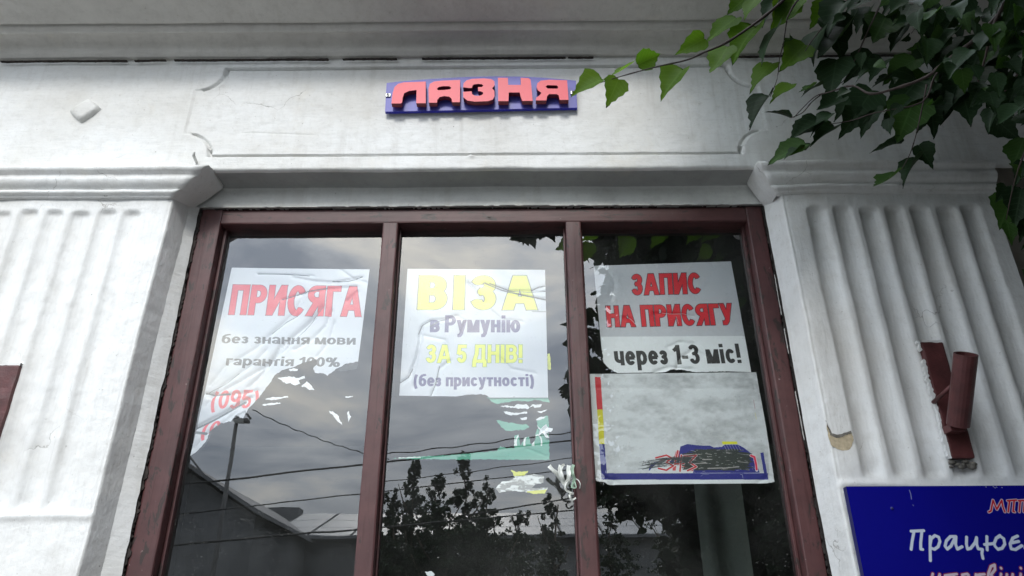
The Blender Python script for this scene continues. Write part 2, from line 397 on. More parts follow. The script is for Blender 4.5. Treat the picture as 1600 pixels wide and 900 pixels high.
# pilasters --------------------------------------------------------------
def flutes(X, Z, centers, ztop, zbot, w, depth):
    D = np.zeros_like(X)
    for i, c in enumerate(centers):
        cc = c+.003*fbm(Z*4+i*7, Z*0+i, 3, 40+i); u = (X-cc)/(w/2*(1+.12*fbm(Z*6, Z*0+i, 2, 70+i)))
        s = np.clip(1-u*u, 0, 1)**.75
        e = np.clip((ztop+.004*math.sin(i*2.3)-.5*np.clip(np.abs(u), 0, 1)**3*.02-Z)/.014, 0, 1)*np.clip((Z-zbot)/.03, 0, 1)
        D = np.maximum(D, depth*s*(e*e*(3-2*e)))
    return D
def pilaster(side, edge_top, edge_bot, cpx, far_x, ztop, zbot, parent, depth):
    zs = np.concatenate([np.arange(.9, 1.70, .03), np.arange(1.70, 2.935, .0062)])
    # outline from the back of the return round the arris and along the face; u = metres away from the arris along the face
    us = np.concatenate([np.linspace(-1, -.08, 7), np.linspace(-.06, .06, 7)*1.0, np.arange(.075, 1, .075)*0+2])[:14]
    us = np.linspace(-1, 0, 9)
    face = np.concatenate([np.arange(0.004, .68 if side < 0 else .672, .0052)])
    et, eb = at(*edge_top, 0), at(*edge_bot, 0)
    ex = et.x+(zs-et.z)*(eb.x-et.x)/(eb.z-et.z)+.005*fbm(zs*4, zs*0, 3, 50+side)+.002*fbm(zs*22, zs*0, 2, 52+side)
    rowsX = []; rowsY = []
    for u in us:      # the return, from YB back to the arris
        if side < 0: dx = .022*(-u); y = .072*(-u)
        else: dx = -.030*(-u); y = .085*(-u)
        rowsX.append(ex+dx); rowsY.append(np.full_like(zs, y))
    for f in face: rowsX.append(ex+side*f); rowsY.append(np.zeros_like(zs))
    Xg = np.array(rowsX); Yg = np.array(rowsY); Zg = np.tile(zs, (len(rowsX), 1))
    fm = (np.arange(len(rowsX)) >= len(us))[:, None]
    # rounded arris
    k = np.clip(1-np.abs(Xg-ex[None, :])/.012, 0, 1); Yg = Yg+np.where(fm, .005*k*k, 0); 
    cx = [at(x, y, 0).x for x, y in cpx]
    Yg = Yg+np.where(fm, flutes(Xg, Zg, cx, ztop, zbot, .064, depth), 0)
    Yg += .010*fbm(Xg*2.5, Zg*2.5, 3, 60+side)+.0035*fbm(Xg*14, Zg*9, 3, 62+side)+.0012*fbm(Xg*60, Zg*40, 2, 64+side)
    # swollen seam where the flutes stop
    Yg -= np.where(fm, .006*np.exp(-((Zg-zbot+.012-.006*np.sin(Xg*9))/.009)**2), 0)
    if side < 0: Xg = Xg
    o = grid_obj('pilaster', np.stack([Xg, Yg, Zg], -1), M_PIL, parent, flip=(side > 0))
    return o, Xg, Yg, zs
ztL = at(130, 327, 0).z; zbL = at(60, 802, 0).z; ztR = at(1390, 320, 0).z; zbR = at(1400, 752, 0).z
_, XL, YL, ZS = pilaster(-1, (264, 330), (121, 895), [(7-81, 328), (7-40, 328), (7, 328), (48, 328), (88, 328), (128, 328), (169, 328), (207, 328)], None, ztL, zbL, B, .0125)
_, XR, YR, _ = pilaster(1, (1228, 335), (1338, 895), [(1275, 325), (1316, 325), (1357, 325), (1397, 325), (1437, 325), (1478, 325), (1516, 325)], None, ztR, zbR, B, .016)
# right splay between the arris and the frame, left plaster strip between pilaster and frame
FX0 = at(314, 335, YF).x; FX1 = at(1192, 335, YF).x
def reveal(Xe, Ye, xf, yf, seed, parent, flip):
    n = 9; t = np.linspace(0, 1, n)[:, None]
    xe = Xe[0][None, :]; ye = Ye[0][None, :]; zz = np.tile(ZS, (n, 1))
    xx = xe*(1-t)+xf*t; yy = ye*(1-t)+yf*t
    xx = xx+t*(.0045*fbm(zz*30, zz*0+seed, 3, seed)+.004*fbm(zz*7, zz*0+seed, 2, seed+2)); yy = yy+.005*fbm(zz*5, xx*20, 3, seed+1)*(1-t)
    grid_obj('window_reveal', np.stack([xx, yy, zz], -1), M_WALL if seed == 90 else M_PIL, parent, flip=flip)
reveal(XL, YL, FX0-.003, YW+.002, 90, B, True)
reveal(XR, YR, FX1+.010, YW+.002, 95, B, False)

# capitals ---------------------------------------------------------------
capP = [(-.004, ZL+.006), (.022, ZL-.001), (.040, ZL-.006), (.047, ZL-.012), (.0475, ZL-.020), (.044, ZL-.027), (.034, ZL-.033), (.032, ZL-.040), (.036, ZL-.048), (.035, ZL-.058),
        (.030, ZL-.068), (.021, ZL-.076), (.015, ZL-.080), (.0145, ZL-.083), (.021, ZL-.085), (.0225, ZL-.090), (.021, ZL-.097), (.012, ZL-.100), (.011, ZL-.103), (.010, ZL-.108), (.002, ZL-.1095), (-.006, ZL-.1095)]
def capital(side, xe, smax, xfar, seed, dz=0):
    rows = []
    p = np.array([q[0] for q in capP]); z = np.array([q[1]+dz for q in capP]); s = smax*np.clip((z-z.min())/(ZL+dz-.006-z.min()), 0, 1)**.8
    fr = np.arange(0, abs(xfar-xe), .009)[::-1]
    for f in fr: rows.append((xe+side*f-side*s*math.exp(-f/.03)*1.0, -p, z))
    cx = xe-side*s
    for t in np.linspace(0, 1, 10)[1:]: rows.append((cx, -p+(p+.088)*t, z-.006*t*(s/smax)))
    Xg = np.array([r[0]*np.ones_like(p) for r in rows]); Yg = np.array([r[1] for r in rows]); Zg = np.array([r[2] for r in rows])
    Zg = Zg+.007*fbm(Xg*5, Zg*0+Yg*6, 3, seed)+.002*fbm(Xg*30, Yg*30, 2, seed+1); Yg = Yg+.007*fbm(Xg*6, Zg*12, 3, seed+2)+.002*fbm(Xg*28, Zg*60, 2, seed+3)
    grid_obj('pilaster_capital', np.stack([Xg, Yg, Zg], -1), M_PIL, B, flip=(side < 0))
capital(-1, at(262, 320, 0).x, .125, -2.4, 110)
capital(1, at(1216, 316, 0).x, .055, at(1562, 262, -.04).x, 120, .003)
# right end: wall set back beyond the pilaster
box('side_wall', at(1556, 320, 0).x, 3.6, .13, .3, .0, ZTOP, simple('grey_brown_render', (.34, .31, .27), .85, 0, .3, 5, .5, .006), B)
# plinth under the window and pilasters, all below the picture
box('apron_wall', -3.6, 3.6, .115, .3, .35, 1.0, M_WALL, B, .01)
box('plinth', -3.6, 3.6, .02, .3, -.05, .35, simple('grey_plinth', (.22, .21, .2), .85), B, .01)
box('side_wall', -3.6, -1.74, .02, .3, .352, 2.96, M_PIL, B)
box('parapet', -3.6, 3.6, -.04, .3, z_+.32, z_+1.3, M_WALL, B)
box('roof', -3.6, 3.6, .30, 5.2, z_+.2, z_+.4, M_DKRUST, B)
# diamond boss, nail stub
def boss(pxs, raise_=.013):
    q = [at(x, y, -.001) for x, y in pxs]; c = sum(q, Vector())/4; vs = []
    for sc, y in ((1.10, .006), (1.0, -.006), (.90, -raise_), (.62, -raise_-.002)): 
        for i in range(4):
            for k in range(3):
                a = q[i].lerp(q[(i+1) % 4], k/3); cr = .93 if k == 0 else 1.0
                v = c+(a-c)*sc*cr; vs.append((v.x, y+.0012*random.uniform(-1, 1), v.z))
    fs = []
    for r in range(3):
        for i in range(12): j = (i+1) % 12; fs.append([r*12+i, r*12+j, (r+1)*12+j, (r+1)*12+i])
    fs.append([36+i for i in range(12)])
    bq = bmesh.new(); vv = [bq.verts.new(v) for v in vs]
    for f in fs: bq.faces.new([vv[i] for i in f])
    bmesh.ops.recalc_face_normals(bq, faces=bq.faces)
    return bm_obj('diamond_boss', bq, M_WALL, B, smooth=True)
boss([(109, 176), (140, 156), (159, 170), (127, 192)])
st = at(303, 243, -.03); tube('iron_stub', [st+Vector((0, .04, -.012)), st+Vector((-.001, 0, 0)), st+Vector((.003, -.008, .008))], [.004, .005, .0035], M_LINT, B, 8)

# bare plaster patch on the right pilaster
def patch(name, pts, y, mat, parent, thick=.002):
    P = [at(x, yy, y) for x, yy in pts]; n = len(P)
    tr = geometry.tessellate_polygon([[Vector((p.x, p.z, 0)) for p in P]])
    vs = [tuple(p) for p in P]+[(p.x, p.y+thick, p.z) for p in P]
    fs = [list(t) for t in tr]+[[i, (i+1) % n, (i+1) % n+n, i+n] for i in range(n)]
    bq = bmesh.new(); vv = [bq.verts.new(v) for v in vs]
    for f in fs:
        try: bq.faces.new([vv[i] for i in f])
        except ValueError: pass
    bmesh.ops.recalc_face_normals(bq, faces=bq.faces)
    return bm_obj(name, bq, mat, parent)
PATCH_AT = (float(np.min(YR[np.hypot(XR-at(1311, 686).x, np.tile(ZS, (len(XR), 1))-at(1311, 686).z) < .035])))
# ------------------------------------------------------------------ window
ZSILL = 1.0
WN = bpy.data.objects.new('window', None); C.objects.link(WN); WN.parent = B; WN.location = (0, 0, 1.0)
gx = [FX0, at(349, 350, YF).x, at(598, 350, YF).x, 0, 0, 0, at(1160, 350, YF).x, FX1]
zh = at(745, 347, YF).z
m1a = at(598, 347, YF).x; m1b = m1a+.052; m2b = at(908, 347, YF).x; m2a = m2b-.052
jl = at(345, 347, YF).x; jr = at(1168, 347, YF).x
def member(name, x0, x1, z0, z1, mat, axis, seed, y0=YF, y1=GLASS+.03, bev=.004):
    """timber bar with worn arrises"""
    nl = max(4, int(((z1-z0) if axis == 'v' else (x1-x0))/.02)); sec = []
    w = (x1-x0) if axis == 'v' else (z1-z0); b = bev
    prof = [(b*.3, b*2.2), (0, y1-y0)][:0]
    ring = [(0, y1-y0), (0, b*1.3), (b*.35, b*.35), (b*1.3, 0), (w*.5, -.0004), (w-b*1.3, 0), (w-b*.35, b*.35), (w, b*1.3), (w, y1-y0)]
    vs = []
    for i in range(nl+1):
        t = i/nl; l = (z0+(z1-z0)*t) if axis == 'v' else (x0+(x1-x0)*t)
        for j, (a, c) in enumerate(ring):
            k = float(fbm(np.array([l*16.0]), np.array([j*1.7]), 3, seed)[0])*.0022+float(fbm(np.array([l*3.0]), np.array([0.0]), 2, seed+5)[0])*.002
            if axis == 'v': vs.append((x0+a+k, y0+c+k*.5, l))
            else: vs.append((l, y0+c+k*.5, z0+a+k))
    R = len(ring); fs = [[i*R+j, i*R+j+1, (i+1)*R+j+1, (i+1)*R+j] for i in range(nl) for j in range(R-1)]
    fs += [list(range(R)), [nl*R+j for j in range(R)][::-1]]
    bq = bmesh.new(); vv = [bq.verts.new(v) for v in vs]
    for f in fs: bq.faces.new([vv[i] for i in f])
    bmesh.ops.recalc_face_normals(bq, faces=bq.faces)
    return bm_obj(name, bq, mat, WN)
member('jamb', FX0, jl, ZSILL, ZF, M_WV, 'v', 1)
member('jamb', jr, FX1, ZSILL, ZF, M_WV, 'v', 2)
member('head_rail', jl+.0005, jr-.0005, zh, ZF, M_WH, 'h', 3, YF+.002)
member('bottom_rail', jl+.0005, jr-.0005, ZSILL, ZSILL+.09, M_WH, 'h', 4, YF+.002)
member('mullion', m1a, m1b, ZSILL+.0905, zh-.0005, M_WV, 'v', 5, YF+.001)
member('mullion', m2a, m2b, ZSILL+.0905, zh-.0005, M_WV, 'v', 6, YF+.001)
# slim outer moulding strip on the left and right jambs, standing a little behind the face
for a, b_ in ((jl-.0, jl+.010), (m1a-.006, m1a), (m1b, m1b+.006), (m2a-.006, m2a), (m2b, m2b+.006), (jr-.010, jr)):
    box('glazing_bead', a+.0003, b_-.0003, GLASS-.016, GLASS-.0005, ZSILL+.091, zh-.001, M_WV, WN, .002)
for a, b_ in ((jl+.0105, m1a-.0065), (m1b+.0065, m2a-.0065), (m2b+.0065, jr-.0105)):
    o = box('pane', a-.003, b_+.003, GLASS, GLASS+.004, ZSILL+.088, zh+.003, M_GLASS, WN)
    o.data.materials.append(M_GBACK)
    for p in o.data.polygons:
        if p.normal.y > -.5: p.material_index = 1
box('window_sill', FX0-.04, FX1+.04, .02, .2, ZSILL-.05, ZSILL-.0005, M_WH, WN, .006)
# decayed joint round the frame
jagged_strip('decayed_joint', at(312, 331, YF-.004), at(189, 905, YF-.004), .003, .012, 170, M_DARKGAP, WN, 11, .012, .03)
jagged_strip('decayed_joint', (FX0-.004, YF-.003, ZF+.003), (FX1+.006, YF-.003, ZF+.003), .004, .0060, 420, M_DARKGAP, WN, 12, .014, .30)
jagged_strip('decayed_joint', (FX1+.008, YF-.001, ZF), (FX1+.008, YF-.001, ZSILL), .003, .010, 170, M_DARKGAP, WN, 13, .014, .0)
jagged_strip('flaking_paint_edge', (FX1+.0015, YF-.003, ZF-.01), (FX1+.0015, YF-.003, ZSILL), .0011, .0012, 170, simple('old_white_flakes', (.62, .6, .57), .8), WN, 14, .004, .50)
jagged_strip('flaking_paint_edge', at(330, 325, YF-.006), at(470, 324, YF-.006), .002, .0022, 26, simple('old_pale_flakes', (.58, .55, .5), .8), WN, 15, .004, .45)

# ------------------------------------------------------------------ the room behind the glass
def room():
    r = root('shop_interior', 'dark empty room seen dimly behind the three window panes', 'room', (0, 2, 0))
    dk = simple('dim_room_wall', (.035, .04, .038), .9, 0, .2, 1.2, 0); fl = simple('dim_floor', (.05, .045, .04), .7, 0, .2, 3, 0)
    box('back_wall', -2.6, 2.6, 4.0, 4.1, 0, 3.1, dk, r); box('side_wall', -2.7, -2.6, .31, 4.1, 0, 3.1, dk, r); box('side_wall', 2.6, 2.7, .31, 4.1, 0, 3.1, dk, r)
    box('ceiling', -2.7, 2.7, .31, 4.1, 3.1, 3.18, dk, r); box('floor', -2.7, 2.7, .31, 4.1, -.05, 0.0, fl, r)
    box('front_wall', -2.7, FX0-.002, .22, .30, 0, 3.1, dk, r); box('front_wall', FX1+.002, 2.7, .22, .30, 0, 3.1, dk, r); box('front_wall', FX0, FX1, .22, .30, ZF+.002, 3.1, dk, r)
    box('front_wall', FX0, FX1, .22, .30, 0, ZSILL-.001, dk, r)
    return r
room()
M_CUR = simple('pale_grey_green_cloth', (.19, .22, .20), .9, 0, .15, 4, .2, .004)
def curtain(x0, x1, y, z0, z1, label):
    xs_ = np.arange(x0, x1, .012); zs_ = np.linspace(z0, z1, 14); Xg, Zg = np.meshgrid(xs_, zs_, indexing='ij')
    Yg = y+.022*np.sin(Xg*42+Zg*.5)+.02*fbm(Xg*3, Zg, 2, 5)
    P = np.stack([Xg, Yg, Zg], -1)
    o = grid_obj('curtain', P, M_CUR); tag(o, label, 'curtain')
curtain(at(1092, 830, .75).x, at(1170, 830, .75).x, .75, .02, 2.62, 'pale grey-green curtain hanging in the dark room, seen at the bottom of the right pane')

# ------------------------------------------------------------------ printed canvases
class Canvas:
    def __init__(s, name, y, x0, x1, z0, z1, base, res=.0007):
        s.name = name; s.y = y; s.x0, s.x1, s.z0, s.z1 = x0, x1, z0, z1; s.res = res
        s.w = int((x1-x0)/res); s.h = int((z1-z0)/res); s.rx = (x1-x0)/s.w; s.rz = (z1-z0)/s.h
        xs = x0+(np.arange(s.w)+.5)*s.rx; zs = z0+(np.arange(s.h)+.5)*s.rz
        s.X, s.Z = np.meshgrid(xs, zs); s.c = np.empty((s.h, s.w, 3)); s.c[:] = base
    def win(s, xa, xb, za, zb):
        i0 = max(0, int((xa-s.x0)/s.rx)-2); i1 = min(s.w, int((xb-s.x0)/s.rx)+3); j0 = max(0, int((za-s.z0)/s.rz)-2); j1 = min(s.h, int((zb-s.z0)/s.rz)+3)
        return slice(j0, max(j0, j1)), slice(i0, max(i0, i1))
    def paint(s, sl, cov, col):
        cov = np.clip(cov, 0, 1)[..., None]; s.c[sl] = s.c[sl]*(1-cov)+np.array(col)*cov
    def segs(s, pts, w, col, rnd=True, alpha=1.0):
        """stroke given in world (x, z) metres"""
        P = np.array(pts); sl = s.win(P[:, 0].min()-w, P[:, 0].max()+w, P[:, 1].min()-w, P[:, 1].max()+w)
        X, Z = s.X[sl], s.Z[sl]
        if X.size == 0: return
        D = np.full(X.shape, 9.)
        for (ax, az), (bx, bz) in zip(P[:-1], P[1:]):
            dx, dz = bx-ax, bz-az; L2 = dx*dx+dz*dz+1e-12; t = np.clip(((X-ax)*dx+(Z-az)*dz)/L2, 0, 1)
            D = np.minimum(D, np.hypot(X-ax-t*dx, Z-az-t*dz))
        s.paint(sl, ((w/2-D)/s.rx+.5).clip(0, 1)*alpha, col)
    def px(s, pts, w, col, alpha=1.0, f=None):
        s.segs([(lambda p: (p.x, p.z))(at(*(f(*q) if f else q), s.y)) for q in pts], w, col, alpha=alpha)
    def poly(s, pts, col, f=None, alpha=1.0):
        P = [(lambda p: (p.x, p.z))(at(*(f(*q) if f else q), s.y)) for q in pts]; A = np.array(P)
        sl = s.win(A[:, 0].min(), A[:, 0].max(), A[:, 1].min(), A[:, 1].max()); X, Z = s.X[sl], s.Z[sl]
        ins = np.zeros(X.shape, bool); n = len(P)
        for i in range(n):
            (ax, az), (bx, bz) = P[i], P[(i+1) % n]
            if az == bz: continue
            c = ((az > Z) != (bz > Z)) & (X < (bx-ax)*(Z-az)/(bz-az)+ax); ins ^= c
        s.paint(sl, ins.astype(float)*alpha, col)
    def text(s, txt, bl, br, tl, col, w=.2, wy=.155, out=None, ot=.03, sp=.07, space=.30, f=None):
        """one line of bold lettering fitted between photo pixels: baseline left and right, cap height at the left"""
        g = []; x = 0
        for ch in txt:
            if ch == ' ': x += space; continue
            W_, st, y0, y1 = glyph(ch, w, wy); g.append((x, W_, st, y0, y1)); x += W_+sp
        tot = x-sp
        q = [at(*(f(*p) if f else p), s.y) for p in (bl, br, tl)]; o = np.array([q[0].x, q[0].z]); ex = np.array([q[1].x, q[1].z])-o; ey = np.array([q[2].x, q[2].z])-o
        Mi = np.linalg.inv(np.array([ex/tot, ey]).T); k = w/wy; hh = np.hypot(*ey)
        for pas in (0, 1):
            if pas == 0 and out is None: continue
            for (x, W_, st, y0, y1) in g:
                cs = [o+ex/tot*(x+a)+ey*b for a in (-.1, W_+.1) for b in (y0-.1, y1+.1)]; A = np.array(cs)
                sl = s.win(A[:, 0].min(), A[:, 0].max(), A[:, 1].min(), A[:, 1].max()); X, Z = s.X[sl]-o[0], s.Z[sl]-o[1]
                if X.size == 0: continue
                u = Mi[0, 0]*X+Mi[0, 1]*Z-x; v = Mi[1, 0]*X+Mi[1, 1]*Z
                aa = hh/s.rz; ex_ = ot if pas == 0 else 0
                best = np.full(u.shape, -9.)
                for stk in st:
                    D = np.full(u.shape, 9.); ns = len(stk)-1; cap = None
                    hw = w/2
                    for i in range(ns):
                        (ax, ay), (bx, by) = stk[i], stk[i+1]; ay *= k; by *= k; dx, dy = bx-ax, by-ay; Ln = math.hypot(dx, dy)+1e-9
                        t = ((u-ax)*dx+(v*k-ay)*dy)/Ln; nn = np.abs(((u-ax)*dy-(v*k-ay)*dx)/Ln)
                        lo = -t if i > 0 else -t+hw; hi = (t-Ln) if i < ns-1 else (t-Ln)+hw
                        # butt ends at the stroke's ends, round inside
                        d_in = np.hypot(np.maximum(0, np.maximum(-t if i > 0 else 0*t, (t-Ln) if i < ns-1 else 0*t)), nn)
                        endd = np.maximum(lo if i == 0 else -9., hi if i == ns-1 else -9.)
                        D = np.minimum(D, np.maximum(d_in, endd))
                    best = np.maximum(best, hw-D)
                best = np.minimum(best, np.minimum(v-y0, y1-v)*1.0)
                s.paint(sl, ((best+ex_)*aa+.5), out if pas == 0 else col)
    def image(s):
        im = bpy.data.images.new(s.name, s.w, s.h, alpha=False)
        c = np.clip(s.c, 0, 1); c = np.where(c <= .0031308, c*12.92, 1.055*c**(1/2.4)-.055)
        buf = np.ones((s.h, s.w, 4), np.float32); buf[..., :3] = c; im.pixels.foreach_set(buf.ravel()); im.update(); im.pack()
        return im
    def mat(s, rough=.35, spec=.5, tl=0.0, coat=0):
        m, nt, b = mat_new(s.name); t = nt.nodes.new('ShaderNodeTexImage'); t.image = s.image(); t.extension = 'EXTEND'
        nt.links.new(t.outputs['Color'], b.inputs['Base Color']); b.inputs['Roughness'].default_value = rough; b.inputs['Specular IOR Level'].default_value = spec
        b.inputs['Coat Weight'].default_value = coat; b.inputs['Coat Roughness'].default_value = .12
        bump(nt, b, noise(nt, pos(nt), 9, 4, .6), .25, .004)
        return m
    def uv(s, V): V = np.asarray(V); return np.stack([(V[:, 0]-s.x0)/(s.x1-s.x0), (V[:, 2]-s.z0)/(s.z1-s.z0)], 1)

def arc(cx, cy, rx, ry, a0, a1, n=14):
    return [(cx+rx*math.cos(rad(a0+(a1-a0)*i/n)), cy+ry*math.sin(rad(a0+(a1-a0)*i/n))) for i in range(n+1)]
def glyph(ch, w, wy):
    """strokes of a bold sans letter, cap height 1; returns width, strokes, lowest, highest"""
    h = w/2; k = wy/2; xh = .73
    def V(x, a=0, b=1): return [(x, a), (x, b)]
    def Hb(y, a, b): return [(a, y), (b, y)]
    lo = 0.0; hi = 1.0
    if ch in 'Пп':
        t = 1 if ch == 'П' else xh; W = .74 if ch == 'П' else .60; return W, [V(h, 0, t), V(W-h, 0, t), Hb(t-k, 0, W)], 0, t
    if ch == 'Р':
        W = .68; r = (1-.40-wy)/2+k*.0; cy = 1-k-r; return W, [V(h), [(h, 1-k), (W*.5, 1-k)]+arc(W*.5, cy, W*.5-h, r, 90, -90)[1:]+[(h, cy-r)]], 0, 1
    if ch == 'р':
        W = .62; return W, [V(h, -.27, xh), arc(W/2, xh/2, W/2-h, xh/2-k, 0, 360, 22)], -.27, xh+.01
    if ch == 'И': W = .76; return W, [V(h), V(W-h), [(h*.8, -.04), (W-h*.8, 1.04)]], 0, 1
    if ch == 'и': W = .62; return W, [V(h, 0, xh), V(W-h, 0, xh), [(h*.8, -.04), (W-h*.8, xh+.04)]], 0, xh
    if ch in 'Сс':
        t = 1 if ch == 'С' else xh; W = .76 if ch == 'С' else .58; return W, [arc(W/2+.01, t/2, W/2-h, t/2-k, 40, 320, 20)], -.0, t
    if ch == 'Я':
        W = .72; r = (1-.42-wy)/2; cy = 1-k-r; return W, [V(W-h), [(W-h, 1-k), (W*.5, 1-k)]+arc(W*.5, cy, W*.5-h, r, 90, 270)[1:]+[(W-h, cy-r)], [(W*.56, .46), (h*.55, -.06)]], 0, 1
    if ch == 'я':
        W = .60; r = (xh-.28-wy)/2; cy = xh-k-r; return W, [V(W-h, 0, xh), [(W-h, xh-k), (W*.5, xh-k)]+arc(W*.5, cy, W*.5-h, r, 90, 270)[1:]+[(W-h, cy-r)], [(W*.56, .32), (h*.6, -.06)]], 0, xh
    if ch in 'Гг': t = 1 if ch == 'Г' else xh; W = .58 if ch == 'Г' else .44; return W, [V(h, 0, t), Hb(t-k, 0, W)], 0, t
    if ch == 'А': W = .84; return W, [[(h*.75, -.08), (W/2-.012, 1.08)], [(W-h*.75, -.08), (W/2+.012, 1.08)], Hb(.29, W*.22, W*.78)], 0, 1
    if ch in 'Вв':
        t = 1 if ch == 'В' else xh; W = .72 if ch == 'В' else .60; m = t*.52; r1 = (t-k-m)/2; r2 = (m-k)/2
        return W, [V(h, 0, t), [(h, t-k), (W*.52, t-k)]+arc(W*.52, m+r1, W*.44-h, r1, 90, -90)[1:]+[(h, m)], [(h, m), (W*.55, m)]+arc(W*.55, k+r2, W*.45-h, r2, 90, -90)[1:]+[(h, k)]], 0, t
    if ch == 'І': return w*1.05, [V(w*.525)], 0, 1
    if ch == 'і': return w*1.05, [V(w*.525, 0, xh), V(w*.525, .82, 1)], 0, 1
    if ch in 'Зз3':
        t = xh if ch == 'з' else 1; W = .50 if ch == 'з' else .64; m = t*.53; r1 = (t-k-m)/2; r2 = (m-k)/2
        return W, [arc(W*.47, m+r1, W*.47-h, r1, 160, -90, 14)+[(W*.34, m)], [(W*.34, m)]+arc(W*.48, k+r2, W*.48-h, r2, 90, -165, 14)], 0, t
    if ch in 'Нн': t = 1 if ch == 'Н' else xh; W = .74 if ch == 'Н' else .60; return W, [V(h, 0, t), V(W-h, 0, t), Hb(t*.53, h, W-h)], 0, t
    if ch == 'У' or ch == 'у':
        t = 1 if ch == 'У' else xh; b = 0 if ch == 'У' else -.27; W = .70 if ch == 'У' else .60
        return W, [[(h*.75, t+.06), (W*.52, t*.30 if ch == 'У' else .06)], [(W-h*.75, t+.06), (W*.47, b+.20), (W*.34, b+k), (W*.10, b+k)]], b, t
    if ch == 'Д': W = .84; return W, [[(W*.30, 1), (W*.28, .5), (W*.14, .16)], V(W-.12-h*.6, .1, 1), Hb(1-k, W*.24, W-.12+h*.4), Hb(k, 0, W), V(h*.8, -.22, .1), V(W-h*.8, -.22, .1)], -.22, 1
    if ch == '5': W = .62; return W, [Hb(1-k, W*.18, W*.94), [(W*.26, 1), (W*.17, .47)], [(W*.13, .50)]+arc(W*.48, .325, W*.48-h, .325-k, 120, -160, 18)], 0, 1
    if ch == '!': return w*1.1, [V(w*.55, .27, 1), V(w*.55, 0, .17)], 0, 1
    if ch == '(': return .34, [arc(.34+.22, .38, .48, .80, 135, 225, 10)], -.27, 1
    if ch == ')': return .34, [arc(-.22, .38, .48, .80, 45, -45, 10)], -.27, 1
    if ch == 'б': W = .62; return W, [arc(W/2, xh*.46, W/2-h, xh*.46-k, 0, 360, 22), [(h, xh*.5), (h*1.25, .72), (W*.40, .86), (W*.92, .95)]], 0, 1
    if ch == 'е': W = .60; return W, [arc(W/2, xh/2, W/2-h, xh/2-k, 0, 318, 20), Hb(xh*.50, h, W-h*.5)], 0, xh
    if ch == 'о': W = .62; return W, [arc(W/2, xh/2, W/2-h, xh/2-k, 0, 360, 22)], 0, xh
    if ch == '0': W = .60; return W, [arc(W/2, .5, W/2-h, .5-k, 0, 360, 24)], 0, 1
    if ch == 'а': W = .58; return W, [V(W-h, 0, xh*.7), arc(W*.46, xh*.66, W*.54-h, xh*.34-k, 0, 155, 10), arc(W*.46, xh*.27, W*.46-h, xh*.27-k, 0, 360, 18)], 0, xh
    if ch == 'м': W = .76; return W, [V(h, 0, xh), V(W-h, 0, xh), [(h, xh+.05), (W/2, -.02)], [(W-h, xh+.05), (W/2, -.02)]], 0, xh
    if ch == 'М': W = .90; return W, [V(h), V(W-h), [(h, 1.05), (W/2, -.02)], [(W-h, 1.05), (W/2, -.02)]], 0, 1
    if ch == 'т': W = .54; return W, [V(W/2, 0, xh), Hb(xh-k, 0, W)], 0, xh
    if ch == 'ю': W = .86; return W, [V(h, 0, xh), Hb(xh*.5, h, .36), arc(W-.30, xh/2, .30-h, xh/2-k, 0, 360, 22)], 0, xh
    if ch == 'ч': W = .58; return W, [V(W-h, 0, xh), [(h, xh), (h, xh*.55)]+arc(W*.5, xh*.52, W*.5-h, xh*.24, 180, 270, 6)[1:]+[(W-h, xh*.28)]], 0, xh
    if ch == '1': W = .42; return W, [V(W-h*1.2), [(W-h*1.2, .93), (W*.30, .76), (0, .70)]], 0, 1
    if ch == '9': W = .60; return W, [arc(W/2, .67, W/2-h, .33-k, 0, 360, 20), [(W-h, .67), (W-h, .45)]+arc(W*.46, .40, W*.54-h, .40-k, 0, -135, 10)[1:]], 0, 1
    if ch == '-': return .34, [Hb(.36, 0, .34)], 0, 1
    if ch == '%': W = .95; return W, [arc(.22, .74, .15, .20, 0, 360, 14), arc(W-.22, .26, .15, .20, 0, 360, 14), [(W*.30, -.02), (W*.70, 1.02)]], 0, 1
    return .5, [V(.25)], 0, 1

